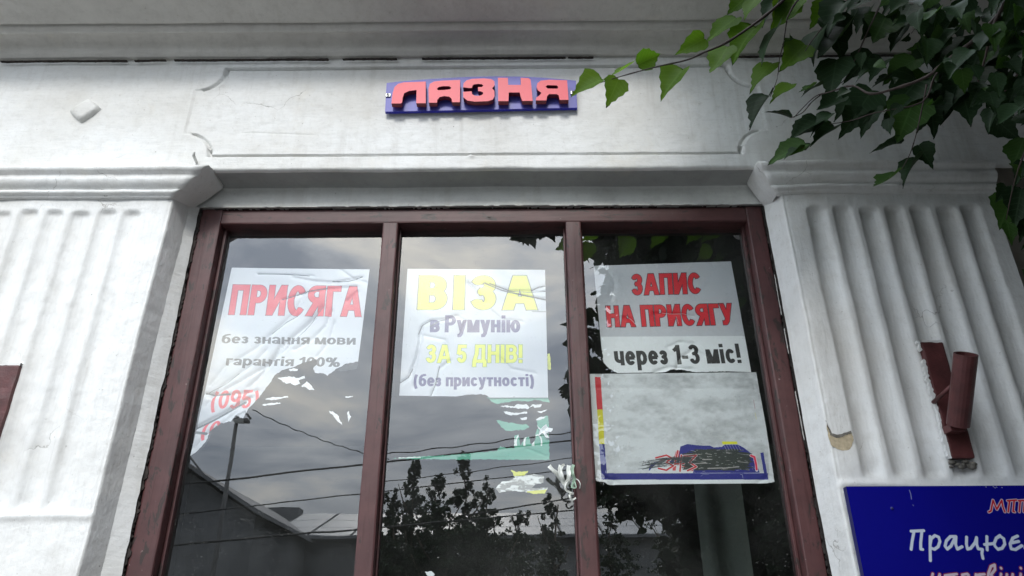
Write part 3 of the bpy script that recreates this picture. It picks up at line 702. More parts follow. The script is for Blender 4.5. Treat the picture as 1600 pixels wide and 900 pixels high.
def densify(pts, step, jit, seed, keep=0):
    """subdivide an outline (world x, z) and roughen it"""
    r = random.Random(seed); out = []
    n = len(pts)
    for i in range(n):
        a = pts[i]; b = pts[(i+1) % n]; rough = len(a) > 2 and a[2]
        Ln = math.hypot(b[0]-a[0], b[1]-a[1]); m = max(1, int(Ln/step))
        for k in range(m):
            t = k/m; j = jit if rough else 0
            out.append((a[0]+(b[0]-a[0])*t+(r.uniform(-j, j) if k else 0), a[1]+(b[1]-a[1])*t+(r.uniform(-j, j) if k else 0)))
    return out
def paper(name, outline, y, canvas, mat, creases=(), parent=None, step=.005, seed=1, wav=.0012, f=None, thin=.0, origin=None):
    """thin sheet behind the glass: outline in photo pixels with a third value 1 where the edge is torn; creases = (pixel polyline, height, width)"""
    W2 = []
    for q in outline:
        p = at(*(f(q[0], q[1]) if f else q[:2]), y); W2.append((p.x, p.z, q[2] if len(q) > 2 else 0))
    ring = densify(W2, .0045, .0016, seed); A = np.array(ring); n = len(ring)
    xs_ = np.arange(A[:, 0].min()+step, A[:, 0].max(), step); zs_ = np.arange(A[:, 1].min()+step, A[:, 1].max(), step)
    Xg, Zg = np.meshgrid(xs_, zs_); Xg = Xg.ravel(); Zg = Zg.ravel(); ins = np.zeros(Xg.shape, bool); dm = np.full(Xg.shape, 9.)
    for i in range(n):
        (ax, az), (bx, bz) = ring[i], ring[(i+1) % n]
        if az != bz: ins ^= ((az > Zg) != (bz > Zg)) & (Xg < (bx-ax)*(Zg-az)/(bz-az)+ax)
        dx, dz = bx-ax, bz-az; t = np.clip(((Xg-ax)*dx+(Zg-az)*dz)/(dx*dx+dz*dz+1e-12), 0, 1); dm = np.minimum(dm, np.hypot(Xg-ax-t*dx, Zg-az-t*dz))
    ok = ins & (dm > step*.35)
    pts = [Vector(p) for p in ring]+[Vector((a, b)) for a, b in zip(Xg[ok], Zg[ok])]
    r = geometry.delaunay_2d_cdt(pts, [], [list(range(n))], 1, 1e-6)
    V2 = np.array([(v.x, v.y) for v in r[0]]); fs = [list(t)[::1] for t in r[2]]
    Yv = np.zeros(len(V2))+wav*2*fbm(V2[:, 0]*6, V2[:, 1]*6, 3, seed)
    for pl, hgt, wd in creases:
        P = [(lambda p: (p.x, p.z))(at(*(f(*q) if f else q), y)) for q in pl]; D = np.full(len(V2), 9.); Sg = np.zeros(len(V2))
        for (ax, az), (bx, bz) in zip(P[:-1], P[1:]):
            dx, dz = bx-ax, bz-az; t = np.clip(((V2[:, 0]-ax)*dx+(V2[:, 1]-az)*dz)/(dx*dx+dz*dz+1e-12), 0, 1)
            dd = np.hypot(V2[:, 0]-ax-t*dx, V2[:, 1]-az-t*dz); sg = np.sign((V2[:, 0]-ax)*dz-(V2[:, 1]-az)*dx); m = dd < D; D[m] = dd[m]; Sg[m] = sg[m]
        Yv += hgt*np.exp(-D/np.where(Sg > 0, wd, wd*.35))
    Yv = Yv+y
    V3 = np.stack([V2[:, 0], Yv, V2[:, 1]], 1)
    V3b = V3.copy()
    fs = [f_ if ((V2[f_[1]]-V2[f_[0]])[0]*(V2[f_[2]]-V2[f_[0]])[1]-(V2[f_[1]]-V2[f_[0]])[1]*(V2[f_[2]]-V2[f_[0]])[0]) > 0 else f_[::-1] for f_ in fs]
    o = mesh_obj(name, V3, fs, mat, parent, smooth=True, uv=canvas.uv(V3) if canvas else None, origin=origin)
    return o
def ctr(f, x, y, Y): return tuple(at(*f(x, y), Y))
WHITE = (.60, .61, .67); RED = (.72, .012, .03); YEL = (.78, .78, .02); PUR = (.045, .022, .15); BLK = (.02, .02, .022)
PY0 = GLASS+.0105
# ---- poster 1
f1 = lambda x, y: (300+x/2.728, 400+y/2.728)
out1 = [(170, 50), (757, 57), (708, 450, 1), (660, 458, 1), (612, 482, 1), (577, 511, 1), (560, 500, 1), (524, 498, 1), (516, 480, 1), (532, 462, 1), (530, 440, 1), (500, 448, 1), (470, 455, 1), (430, 475, 1), (385, 485, 1), (352, 508, 1), (330, 545, 1), (296, 590, 1),
        (262, 628, 1), (240, 650, 1), (218, 692, 1), (186, 678, 1), (165, 706, 1), (120, 712, 1), (80, 742, 1), (60, 790, 1), (18, 835, 1), (-8, 852, 0), (10, 780)]
a_, b_ = at(*f1(-20, 870), PY0), at(*f1(770, 30), PY0)
cv = Canvas('printed_white_paper', PY0, a_.x, b_.x, a_.z, b_.z, WHITE)
cv.c *= (1+.05*fbm(cv.X*8, cv.Z*8, 3, 1))[..., None]
cv.text('ПРИСЯГА', (155, 250), (720, 258), (175, 122), RED, .25, .185, (.16, .01, .02), .02, .075, f=f1)
cv.text('без знання мови', (125, 372), (697, 378), (130, 332), (.02, .02, .024), .20, .145, f=f1)
cv.text('гарантія 100%', (142, 465), (628, 473), (149, 425), (.02, .02, .024), .20, .145, f=f1)
cv.text('(095)', (78, 652), (278, 648), (92, 572), RED, .19, .15, f=f1, sp=.06)
cv.text('(0', (34, 775), (108, 766), (56, 708), RED, .19, .15, f=f1, sp=.06)
cr1 = [([(280, 75), (400, 77), (520, 84)], .004, .003), ([(430, 88), (520, 105), (610, 112), (725, 88)], .006, .004), ([(385, 185), (480, 158), (580, 140), (700, 128)], .005, .004),
       ([(560, 215), (500, 285), (400, 372), (350, 440), (320, 480), (240, 560)], .008, .006), ([(600, 230), (570, 300), (520, 350), (440, 400)], .007, .005), ([(450, 255), (380, 300), (280, 390), (200, 440), (140, 470), (80, 550)], .006, .006),
       ([(530, 260), (460, 330), (400, 400), (300, 480), (200, 540), (80, 600)], .008, .006), ([(610, 280), (590, 360), (535, 430)], .005, .004), ([(380, 380), (350, 430), (300, 500), (250, 570), (180, 620)], .007, .005),
       ([(660, 190), (705, 150)], .005, .004), ([(60, 585), (150, 592), (280, 570)], .007, .005), ([(20, 728), (130, 672), (250, 600)], .010, .007), ([(480, 160), (440, 240), (330, 340)], .004, .006), ([(640, 60), (680, 90), (740, 110)], .004, .005),
       ([(320, 400), (250, 470), (120, 560), (60, 640)], .006, .005), ([(240, 620), (150, 700), (60, 760), (10, 820)], .006, .004)]
for pl, w_ in (([(60, 585), (100, 592), (160, 588)], .0018), ([(20, 733), (90, 700), (170, 655), (225, 622)], .0028), ([(15, 752), (60, 757)], .003), ([(560, 215), (520, 262), (500, 300)], .0010), ([(385, 185), (430, 172), (500, 150), (575, 138)], .0009),
                ([(280, 75), (400, 77), (500, 84)], .0012), ([(600, 108), (665, 108), (725, 88)], .0013), ([(450, 255), (400, 282), (340, 330)], .0008), ([(530, 262), (480, 320), (440, 352)], .0009), ([(60, 590), (150, 540), (200, 500)], .0006)):
    cv.px(pl, w_*2.6, (.02, .04, .045), .95, f1)  # fold shadows drawn dark into the print along the creases
P1 = root('poster', 'crumpled white paper poster with pink-red ПРИСЯГА heading, torn lower half, in the left pane', 'poster', ctr(f1, 400, 300, PY0), 'paper posters stuck inside the panes')
M1 = cv.mat(.38, .5)
paper('sheet', out1, PY0, cv, M1, cr1, P1, .004, 5, .0015, f1)
M_SHAD = simple('dark_paper_shade', (.03, .03, .032), .8, 0, .3, 60, .2, .001)  # shade along the torn paper edges, made as thin dark sheets
def scrap(name, pts, mat, label=None, grp=None, f=None, seed=1, y=None, parent=None, cat='paper scrap', canvas=None, step=.004, cr=()):
    y = PY0-.002 if y is None else y
    q = [(p[0], p[1], 1) for p in pts]; c = (sum(p[0] for p in pts)/len(pts), sum(p[1] for p in pts)/len(pts))
    o = paper(name, q, y, canvas, mat, cr, parent, step, seed, .0012, f, origin=None if parent else ctr(f or (lambda a, b: (a, b)), c[0], c[1], y))
    if label: tag(o, label, cat, grp)
    return o
scrap('folded_edge_shade', [(690, 450), (708, 452), (704, 480), (650, 490), (618, 490), (650, 465)], M_SHAD, f=f1, parent=P1, y=PY0+.001, seed=3)
scrap('folded_edge_shade', [(78, 742), (84, 752), (62, 800), (30, 835), (12, 842), (40, 810), (58, 786)], M_SHAD, f=f1, parent=P1, y=PY0+.001, seed=4)
scrap('folded_edge_shade', [(165, 700), (218, 690), (222, 712), (200, 716), (165, 708)], M_SHAD, f=f1, parent=P1, y=PY0+.001, seed=6)
M_PAPER = simple('plain_white_paper', (.80, .81, .85), .5, 0, .05, 20, .3, .002)
G1 = 'torn paper scraps left on the panes'
scrap('torn_scrap', [(365, 520), (420, 514), (450, 520), (480, 511), (482, 522), (455, 530), (462, 545), (440, 552), (420, 541), (400, 545), (385, 533)], M_PAPER, 'largest white torn scrap under the poster in the left pane', G1, f1, 11)
scrap('torn_scrap', [(465, 556), (478, 545), (490, 533), (505, 548), (523, 572), (500, 571), (486, 560)], M_PAPER, 'wedge-shaped white scrap just right of the largest scrap in the left pane', G1, f1, 12)
scrap('torn_scrap', [(312, 610), (345, 600), (380, 602), (409, 597), (410, 603), (370, 610), (338, 615)], M_PAPER, 'upper of two thin white slivers beside the torn poster edge, left pane', G1, f1, 13)
scrap('torn_scrap', [(298, 634), (330, 628), (375, 624), (378, 630), (340, 635), (305, 638)], M_PAPER, 'lower of two thin white slivers beside the torn poster edge, left pane', G1, f1, 14)
scrap('torn_scrap', [(583, 660), (600, 662), (622, 680), (641, 722), (630, 712), (612, 695)], M_PAPER, 'curved pointed white scrap alone low in the left pane near the mullion', G1, f1, 15)
scrap('torn_scrap', [(661, 668), (669, 660), (673, 680), (679, 684), (668, 708), (664, 690)], M_PAPER, 'short upright white scrap right of the curved pointed scrap, left pane', G1, f1, 16)
scrap('torn_scrap', [(652, 600), (685, 596), (685, 600), (655, 604)], M_PAPER, 'tiny white sliver near the first mullion, mid left pane', G1, f1, 17)
scrap('torn_scrap', [(412, 485), (432, 478), (452, 482), (450, 489), (420, 491)], M_PAPER, 'small white scrap touching the torn edge under 100% in the left pane', G1, f1, 18)
# ---- poster 2
f2 = lambda x, y: (590+x/3.103, 350+y/3.103)
out2 = [(145, 217), (812, 222), (827, 842), (700, 842), (541, 842, 1), (526, 830, 1), (498, 825, 1), (420, 829, 1), (385, 836), (250, 834), (105, 832)]
a_, b_ = at(*f2(90, 860), PY0), at(*f2(840, 200), PY0)
cv = Canvas('printed_visa_paper', PY0, a_.x, b_.x, a_.z, b_.z, WHITE); cv.c *= (1+.05*fbm(cv.X*8, cv.Z*8, 3, 2))[..., None]
cv.text('ВІЗА', (193, 415), (772, 416), (203, 250), YEL, .27, .20, (.10, .10, .05), .022, .16, f=f2)
cv.text('в Румунію', (253, 525), (692, 526), (257, 442), PUR, .24, .18, f=f2, sp=.05, space=.26)
cv.text('ЗА 5 ДНІВ!', (233, 673), (703, 673), (238, 585), YEL, .23, .18, (.10, .21, .1), .026, .08, f=f2)
cv.text('(без присутності)', (175, 787), (757, 787), (177, 727), PUR, .235, .18, f=f2, sp=.055)
for pl, w_ in (([(520, 285), (600, 318), (700, 342), (815, 366)], .0016), ([(545, 288), (640, 322), (730, 330), (815, 325)], .0011), ([(745, 322), (780, 306), (812, 300)], .0011), ([(750, 425), (815, 426)], .0008), ([(255, 498), (300, 470), (330, 462)], .0014), ([(110, 768), (150, 742), (170, 700)], .001),
                ([(258, 832), (280, 780), (300, 690)], .0007), ([(198, 535), (215, 492), (260, 466)], .0008)):
    cv.px(pl, w_*2.6, (.02, .02, .02), .9, f2)  # crease shadows drawn into this sheet's print as well
cr2 = [([(198, 545), (215, 492), (260, 466), (330, 460), (390, 440)], .005, .004), ([(110, 768), (150, 742), (190, 640), (205, 560), (215, 500)], .007, .004), ([(258, 832), (290, 760), (300, 700), (350, 660)], .005, .004), ([(520, 375), (470, 315), (440, 285)], .007, .004),
       ([(520, 285), (600, 318), (700, 342), (815, 366)], .007, .005), ([(545, 288), (640, 322), (815, 325)], .005, .004), ([(745, 322), (812, 300)], .005, .004), ([(200, 620), (170, 720), (180, 790)], .005, .005), ([(380, 440), (430, 470), (400, 540)], .003, .004), ([(600, 650), (650, 700), (760, 720)], .003, .005),
       ([(560, 420), (600, 460), (700, 470)], .003, .004), ([(230, 540), (330, 560), (350, 620)], .003, .005)]
P2 = root('poster', 'white paper poster with big yellow ВІЗА and purple lettering in the middle pane', 'poster', ctr(f2, 450, 500, PY0), 'paper posters stuck inside the panes')
paper('sheet', out2, PY0, cv, cv.mat(.38), cr2, P2, .004, 6, .0014, f2)
# green remnant behind it
f2b = lambda x, y: (590+x/3, 600+y/3)
PG = PY0+.0035
a_, b_ = at(*f2b(30, 370), PG), at(*f2b(830, 50), PG)
GRN = (.085, .36, .25)
cg = Canvas('green_printed_paper', PG, a_.x, b_.x, a_.z, b_.z, GRN); cg.c *= (1+.12*fbm(cg.X*20, cg.Z*20, 3, 4))[..., None]
for ln in ((95, 342, 310, 330), (90, 346, 200, 344)): cg.px([(ln[0], ln[1]), (ln[2], ln[3])], .0022, (.8, .82, .8), 1, f2b)
for k_, xk in enumerate((580, 625, 668, 708, 750)):
    pl = [(xk+x_, 275+y_) for x_, y_ in arc(0, 0, 19, 36, -200, 20, 10)]
    cg.px(pl, .0042, (.80, .82, .82), 1, f2b)
cg.px([(545, 340), (800, 344)], .0006, (.04, .2, .13), 1, f2b)
MG = cg.mat(.45)
PGr = root('poster_remnant', 'torn remains of a green poster with white numerals below the visa poster, middle pane', 'poster remnant', ctr(f2b, 600, 330, PG))
scrap('green_piece', [(512, 60), (660, 62), (800, 60), (806, 88), (770, 80), (740, 74), (700, 82), (650, 78), (610, 86), (560, 94), (535, 84)], MG, f=f2b, parent=PGr, y=PG, canvas=cg, seed=31)
scrap('green_piece', [(556, 168), (598, 178), (640, 184), (700, 190), (712, 202), (690, 214), (640, 218), (606, 219), (580, 204)], MG, f=f2b, parent=PGr, y=PG, canvas=cg, seed=32)
scrap('green_piece', [(60, 349), (180, 340), (300, 335), (430, 326), (560, 314), (575, 290), (600, 300), (640, 302), (643, 240), (660, 236), (672, 290), (690, 250), (710, 246), (720, 282), (738, 262), (742, 230), (752, 200), (745, 176), (765, 160), (790, 148), (800, 150), (806, 355), (500, 354), (200, 353)], MG, f=f2b, parent=PGr, y=PG, canvas=cg, seed=33, cr=[([(700, 300), (800, 340)], .003, .003)])
for k_, pp in enumerate(([(575, 106), (600, 100), (640, 106), (655, 94), (700, 96), (712, 110), (725, 96), (770, 96), (764, 108), (735, 112), (730, 104), (700, 118), (640, 112)], [(590, 128), (612, 130), (640, 136), (700, 130), (702, 137), (650, 146), (620, 146), (600, 140)],
                         [(668, 158), (700, 155), (699, 166), (672, 167)], [(742, 170), (758, 156), (792, 152), (780, 162), (762, 168)], [(748, 128), (796, 120), (770, 136)])):
    scrap('white_numeral_piece', pp, M_PAPER, f=f2b, parent=PGr, y=PG-.0005, seed=40+k_)
Mys = Canvas('yellow_edged_paper', PG, *([at(*f2b(540, 530), PG).x, at(*f2b(810, 530), PG).x]), at(*f2b(600, 530), PG).z, at(*f2b(600, 395), PG).z, (.66, .66, .66))
nz_ = fbm(Mys.X*60, Mys.Z*160, 3, 9); Mys.c[nz_ > .03] = (.30, .29, .28); Mys.c[nz_ < -.1] = (.8, .8, .8)
Mys.poly([(620, 400), (720, 400), (690, 428), (640, 432)], (.72, .72, .06), f2b); Mys.poly([(700, 503), (800, 494), (790, 525), (700, 520)], (.72, .72, .06), f2b)
scrap('torn_scrap', [(553, 492), (580, 458), (610, 455), (645, 440), (624, 403), (650, 413), (706, 407), (690, 424), (740, 424), (782, 434), (778, 462), (745, 470), (722, 488), (797, 486), (782, 514), (730, 516), (690, 504), (620, 502), (572, 510)], Mys.mat(.5), 'ragged grey-white scrap with yellow edges low in the middle pane', G1, f2b, 51, PG, canvas=Mys)
scrap('torn_scrap', [(222, 879), (252, 877), (268, 893), (262, 902), (236, 900)], M_PAPER, 'small pale scrap at the very bottom of the middle pane', G1, f2b, 52)
scrap('torn_scrap', [(822, 630), (834, 628), (842, 700), (836, 708), (824, 704)], simple('yellow_paper', (.72, .75, .08), .5), 'narrow yellow scrap sticking out at the right edge of the visa poster', G1, f2, 53, PG)
scrap('torn_scrap', [(745, 190), (765, 210), (790, 188), (800, 205), (822, 208), (812, 225), (790, 228), (806, 250), (790, 252), (775, 230), (755, 240), (762, 216)], M_PAPER, 'crumpled white scrap on the right end of the green remnant', G1, f2b, 54, PY0-.003, cr=[([(750, 195), (810, 245)], .006, .003), ([(800, 200), (760, 235)], .006, .003)])
# ---- poster 3 upper
f3 = lambda x, y: (890+x/3.6, 350+y/3.6)
out3 = [(135, 235), (908, 210), (965, 520), (1022, 833), (880, 828, 1), (780, 832, 1), (690, 831, 1), (640, 820, 1), (575, 818, 1), (550, 828, 1), (520, 834), (270, 838, 1), (225, 815, 1), (190, 775, 1), (180, 700)]
YP3 = PY0+.001
a_, b_ = at(*f3(120, 860), YP3), at(*f3(1040, 190), YP3)
cv = Canvas('printed_booking_paper', YP3, a_.x, b_.x, a_.z, b_.z, (.56, .565, .61))
zs3 = at(*f3(580, 632), YP3).z; cv.c[cv.Z[:, 0] < zs3] = (.80, .81, .84)
cv.c *= (1+.09*fbm(cv.X*9, cv.Z*9, 4, 3))[..., None]
cv.text('ЗАПИС', (352, 400), (744, 391), (347, 283), RED, .25, .19, (.07, .01, .03), .035, .08, f=f3)
cv.text('НА ПРИСЯГУ', (212, 580), (926, 566), (203, 461), RED, .25, .19, (.07, .01, .03), .035, .08, f=f3)
cv.text('через 1-3 міс!', (256, 796), (970, 782), (245, 686), BLK, .235, .18, f=f3, sp=.065)
for pl in ([(520, 500), (560, 505), (640, 505), (700, 520)], [(320, 520), (345, 535), (370, 560)], [(600, 520), (612, 560)], [(330, 560), (345, 575)]): cv.px(pl, .0011, (.78, .76, .78), .8, f3)
cr3 = [([(600, 820), (610, 760), (700, 700), (760, 740)], .005, .005), ([(200, 240), (260, 330), (240, 420)], .003, .01), ([(480, 500), (560, 505), (700, 515)], .004, .004), ([(300, 520), (345, 535), (370, 560)], .005, .004), ([(550, 690), (620, 660), (700, 670)], .004, .006), ([(480, 830), (560, 800), (700, 815)], .006, .004)]
P3 = root('poster', 'grey-white paper poster with red ЗАПИС and black bottom line, upper sheet of the right pane', 'poster', ctr(f3, 580, 500, YP3), 'paper posters stuck inside the panes')
paper('sheet', out3, YP3, cv, cv.mat(.4), cr3, P3, .0045, 7, .0012, f3)
# ---- poster 4 lower (worn)
f4 = lambda x, y: (890+x/2.727, 570+y/2.727); f5 = lambda x, y: (1000+x/7.27, 670+y/7.27)
YP4 = PY0-.0015
out4 = [(82, 39), (450, 35), (795, 32), (838, 270), (873, 498, 1), (845, 505), (400, 508), (170, 512, 1), (150, 500, 1), (112, 494)]
a_, b_ = at(*f4(60, 530), YP4), at(*f4(890, 15), YP4)
cv = Canvas('worn_sun_bleached_poster', YP4, a_.x, b_.x, a_.z, b_.z, (.68, .69, .72))
n_ = fbm(cv.X*10, cv.Z*26, 5, 14)+.5*fbm(cv.X*60, cv.Z*90, 3, 15)
cv.c *= (.97-.34*np.clip(n_*2.2+.25, 0, 1))[..., None]
WH2 = (.74, .75, .78); BLU = (.015, .018, .22)
cv.poly([(60, 20), (106, 20), (134, 488), (900, 488), (900, 540), (60, 540)], WH2, f4); cv.poly([(830, 20), (900, 20), (900, 540), (852, 500)], WH2, f4, .7)
cv.poly([(107, 52), (132, 52), (141, 190), (117, 190)], (.62, .02, .035), f4); cv.poly([(117, 190), (141, 190), (149, 338), (126, 338)], (.72, .66, .02), f4)
cv.poly([(126, 338), (149, 338), (159, 462), (845, 462), (847, 489), (137, 489)], BLU, f4); cv.poly([(813, 376), (826, 373), (845, 489), (833, 489)], BLU, f4)
# the scratched-out picture: blue figure, red numerals, yellow top, black hatching
cv.poly([(100, 470), (110, 420), (160, 380), (215, 375), (150, 430), (185, 470), (300, 480), (340, 380), (330, 330), (400, 340), (440, 300), (460, 200), (540, 172), (640, 185), (700, 190), (790, 190), (840, 212), (930, 205), (960, 180), (1110, 178), (1180, 215), (1250, 270), (1320, 350), (1340, 440), (1360, 500), (100, 500)], BLU, f5)
cv.poly([(100, 480), (180, 400), (330, 400), (480, 395), (620, 440), (600, 505), (100, 505)], (.66, .67, .70), f5)
cv.poly([(930, 145), (1100, 145), (1110, 172), (940, 176)], (.72, .70, .03), f5)
cv.poly([(410, 255), (450, 250), (440, 350), (375, 355)], (.60, .03, .05), f5); cv.poly([(500, 330), (620, 280), (640, 400), (600, 440), (480, 430)], (.55, .06, .05), f5)
cv.poly([(370, 425), (412, 420), (405, 475), (370, 475)], (.62, .08, .09), f5); cv.poly([(560, 445), (610, 445), (606, 480), (565, 480)], (.62, .08, .09), f5)
cv.px([(200, 440), (240, 475), (300, 465), (320, 430)], .0022, (.74, .75, .78), 1, f5); cv.px([(220, 370), (300, 330), (400, 320)], .0020, (.62, .25, .25), 1, f5)
rr = random.Random(5)
for i in range(900):
    t = rr.random(); x = 540+t*660; yy = 260+rr.random()*200; top = 235 if 650 < x < 1100 else 270
    yy = top+rr.random()**.9*(465-top); l_ = rr.uniform(40, 190); sl_ = rr.uniform(-.10, .16)
    cv.px([(x-l_/2, yy-sl_*l_/2), (x+l_/2, yy+sl_*l_/2)], rr.uniform(.0014, .0034), (.025, .033, .03) if rr.random() < .95 else (.35, .33, .32), .95, f5)
for i in range(70):
    x = rr.uniform(80, 560); l_ = rr.uniform(30, 120); yy = 395-(x-80)*.16+rr.uniform(-34, 40)
    cv.px([(x-l_/2, yy+l_*.12), (x+l_/2, yy-l_*.1)], rr.uniform(.0005, .0012), (.03, .035, .035), .9, f5)
for i in range(26):
    x = rr.uniform(20, 130); yy = rr.uniform(370, 420); cv.px([(x, yy), (x+rr.uniform(5, 22), yy+rr.uniform(-10, 10))], .0009, (.03, .03, .03), .9, f5)
for i in range(44):
    x = rr.uniform(560, 1300); yy = rr.uniform(225, 490); l_ = rr.uniform(6, 40); cv.px([(x, yy), (x+l_, yy+rr.uniform(-6, 8))], .0007, (.68, .66, .66), .8, f5)
for i in range(6): cv.px([(950+i*32, 178), (985+i*32, 245)], .0007, (.6, .6, .64), .9, f5)
for pl in ([(180, 330), (300, 300), (360, 330), (300, 380), (380, 420), (300, 470), (210, 450)], [(430, 250), (395, 400), (500, 395)], [(470, 300), (455, 480)], [(500, 310), (640, 300), (560, 380), (640, 430), (540, 475)]):
    cv.px(pl, .0075, (.72, .70, .72), 1, f5); cv.px(pl, .0048, (.55, .03, .04), 1, f5)
for i in range(120):
    x = rr.uniform(60, 640); l_ = rr.uniform(50, 170); yy = 400-(x-80)*.12+rr.uniform(-45, 55)
    cv.px([(x-l_/2, yy+l_*.08), (x+l_/2, yy-l_*.08)], rr.uniform(.0006, .0018), (.03, .04, .045), .9, f5)
cv.px([(1262, 305), (1300, 320), (1320, 400), (1325, 470)], .0085, (.74, .70, .72), 1, f5); cv.px([(1262, 305), (1300, 320), (1318, 400), (1325, 462)], .0062, (.70, .02, .07), 1, f5)
cv.px([(690, 540), (720, 515), (780, 520)], .0006, (.4, .42, .5), 1, f5); cv.px([(1140, 515), (1160, 520), (1170, 560)], .0009, (.6, .6, .66), 1, f5)
cv.px([(784, 150), (790, 188)], .0012, (.3, .05, .06), .8, f4); cv.px([(790, 205), (796, 232)], .0014, (.7, .65, .2), .8, f4)
P4 = root('poster', 'faded blank-looking poster with red, yellow and blue edge and black scratched-out patch, lower right pane', 'poster', ctr(f4, 450, 300, YP4), 'paper posters stuck inside the panes')
paper('sheet', out4, YP4, cv, cv.mat(.5), [([(90, 95), (400, 98), (800, 100)], .002, .004), ([(780, 60), (790, 110), (830, 120)], .004, .003), ([(120, 470), (200, 495), (180, 512)], .005, .004), ([(800, 500), (850, 470), (870, 480)], .005, .004)], P4, .005, 8, .0012, f4)

paper('bare_patch', [(1291, 660, 1), (1297, 676, 1), (1306, 681, 1), (1318, 679, 1), (1331, 676, 1), (1334, 687, 1), (1331, 697, 1), (1326, 703, 1), (1318, 704, 1), (1309, 702, 1), (1301, 698, 1), (1297, 691, 1), (1294, 682, 1)], PATCH_AT-.0006, None, M_BARE, (), B, .004, 71, .0004)
paper('lifted_flake', [(1290, 656, 1), (1294, 666, 1), (1300, 677, 1), (1309, 679, 1), (1319, 676, 1), (1330, 673, 1), (1331, 677, 1), (1319, 681, 1), (1307, 684, 1), (1297, 680, 1)], PATCH_AT-.0020, None, M_DKRUST, (), B, .004, 72, .0004)
# ------------------------------------------------------------------ raised-letter sign
fs_ = lambda pts: [(590+x/5, 100+y/5) for x, y in pts]
M_SB = simple('violet_blue_board', (.085, .085, .42), .45, 0, .12, 8, .1, .001); M_SBE = simple('deep_blue_edge', (.012, .012, .35), .4)
M_SR = simple('salmon_red_letter', (.74, .065, .10), .45, 0, .06, 10, .1, .001); M_SRE = simple('dark_red_letter_side', (.13, .008, .018), .5)
SG = root('name_sign', 'blue arched board with raised red letters ЛАЗНЯ, fixed high on the white frieze', 'sign', tuple(at(752, 170, -.005)))
board = [(58, 372), (70, 148), (180, 135), (300, 125), (430, 115), (550, 108), (690, 101), (820, 97), (960, 96), (1100, 97), (1200, 101), (1300, 107), (1420, 116), (1550, 130), (1560, 341)]
extrude_poly('board', [fs_(board)], -.018, -.006, M_SB, SG, side_mat=M_SBE)
LET = [[[(108, 308), (112, 265), (118, 225), (132, 180), (160, 155), (205, 143), (376, 137), (376, 306), (302, 306), (304, 203), (245, 210), (208, 228), (196, 262), (192, 298), (182, 308)]],
       [[(400, 302), (398, 190), (408, 155), (440, 137), (500, 130), (645, 124), (643, 298), (582, 298), (578, 272), (560, 255), (520, 250), (485, 258), (466, 280), (464, 302)], [(462, 195), (475, 180), (510, 173), (560, 173), (575, 185), (568, 197), (530, 202), (475, 205)]],
       [[(668, 182), (672, 150), (695, 128), (740, 116), (830, 112), (890, 118), (912, 135), (915, 165), (895, 190), (912, 210), (914, 250), (900, 278), (860, 290), (760, 294), (700, 285), (670, 260), (668, 218), (735, 213), (738, 235), (760, 248), (800, 248), (825, 235), (822, 220), (800, 212), (786, 212), (784, 180), (815, 180), (826, 168), (815, 158), (785, 155), (750, 160), (740, 172), (738, 186), (720, 188)]],
       [[(942, 290), (940, 108), (1018, 108), (1020, 163), (1120, 163), (1118, 108), (1180, 110), (1196, 125), (1212, 288), (1130, 288), (1118, 255), (1110, 222), (1025, 222), (1022, 290)]],
       [[(1236, 284), (1240, 262), (1265, 245), (1280, 225), (1252, 205), (1242, 180), (1248, 150), (1275, 130), (1340, 123), (1480, 127), (1492, 280), (1422, 280), (1415, 245), (1400, 235), (1340, 235), (1325, 250), (1318, 284)], [(1312, 178), (1325, 165), (1400, 167), (1412, 180), (1405, 192), (1330, 192)]]]
for lp in LET:
    extrude_poly('letter', [fs_(l) for l in lp], -.046, -.026, M_SR, SG, side_mat=M_SRE)
    # stand-off block carrying the letter on the board
    c = lp[0]; mx_ = [p for p in c]; X0 = min(p[0] for p in c); X1 = max(p[0] for p in c)
for xq, yq in ((345, 190), (610, 170), (880, 260), (980, 180), (1450, 200)):
    p = at(*fs_([(xq, yq)])[0], -.026); box('stand_off', p.x-.006, p.x+.006, -.0262, -.0178, p.z-.006, p.z+.006, M_SBE, SG)
M_STEEL = simple('dull_steel', (.35, .36, .37), .4, .8, .2, 40)
for xq, yq in ((82, 245), (1525, 225)):
    p = at(*fs_([(xq, yq)])[0], -.02); br = box('bracket', p.x-.008, p.x+.009, -.0225, -.0183, p.z-.007, p.z+.007, M_STEEL, SG, .001)
    tube('bolt', [(p.x, -.0225, p.z), (p.x, -.027, p.z)], .003, M_DARKGAP, br, 8)

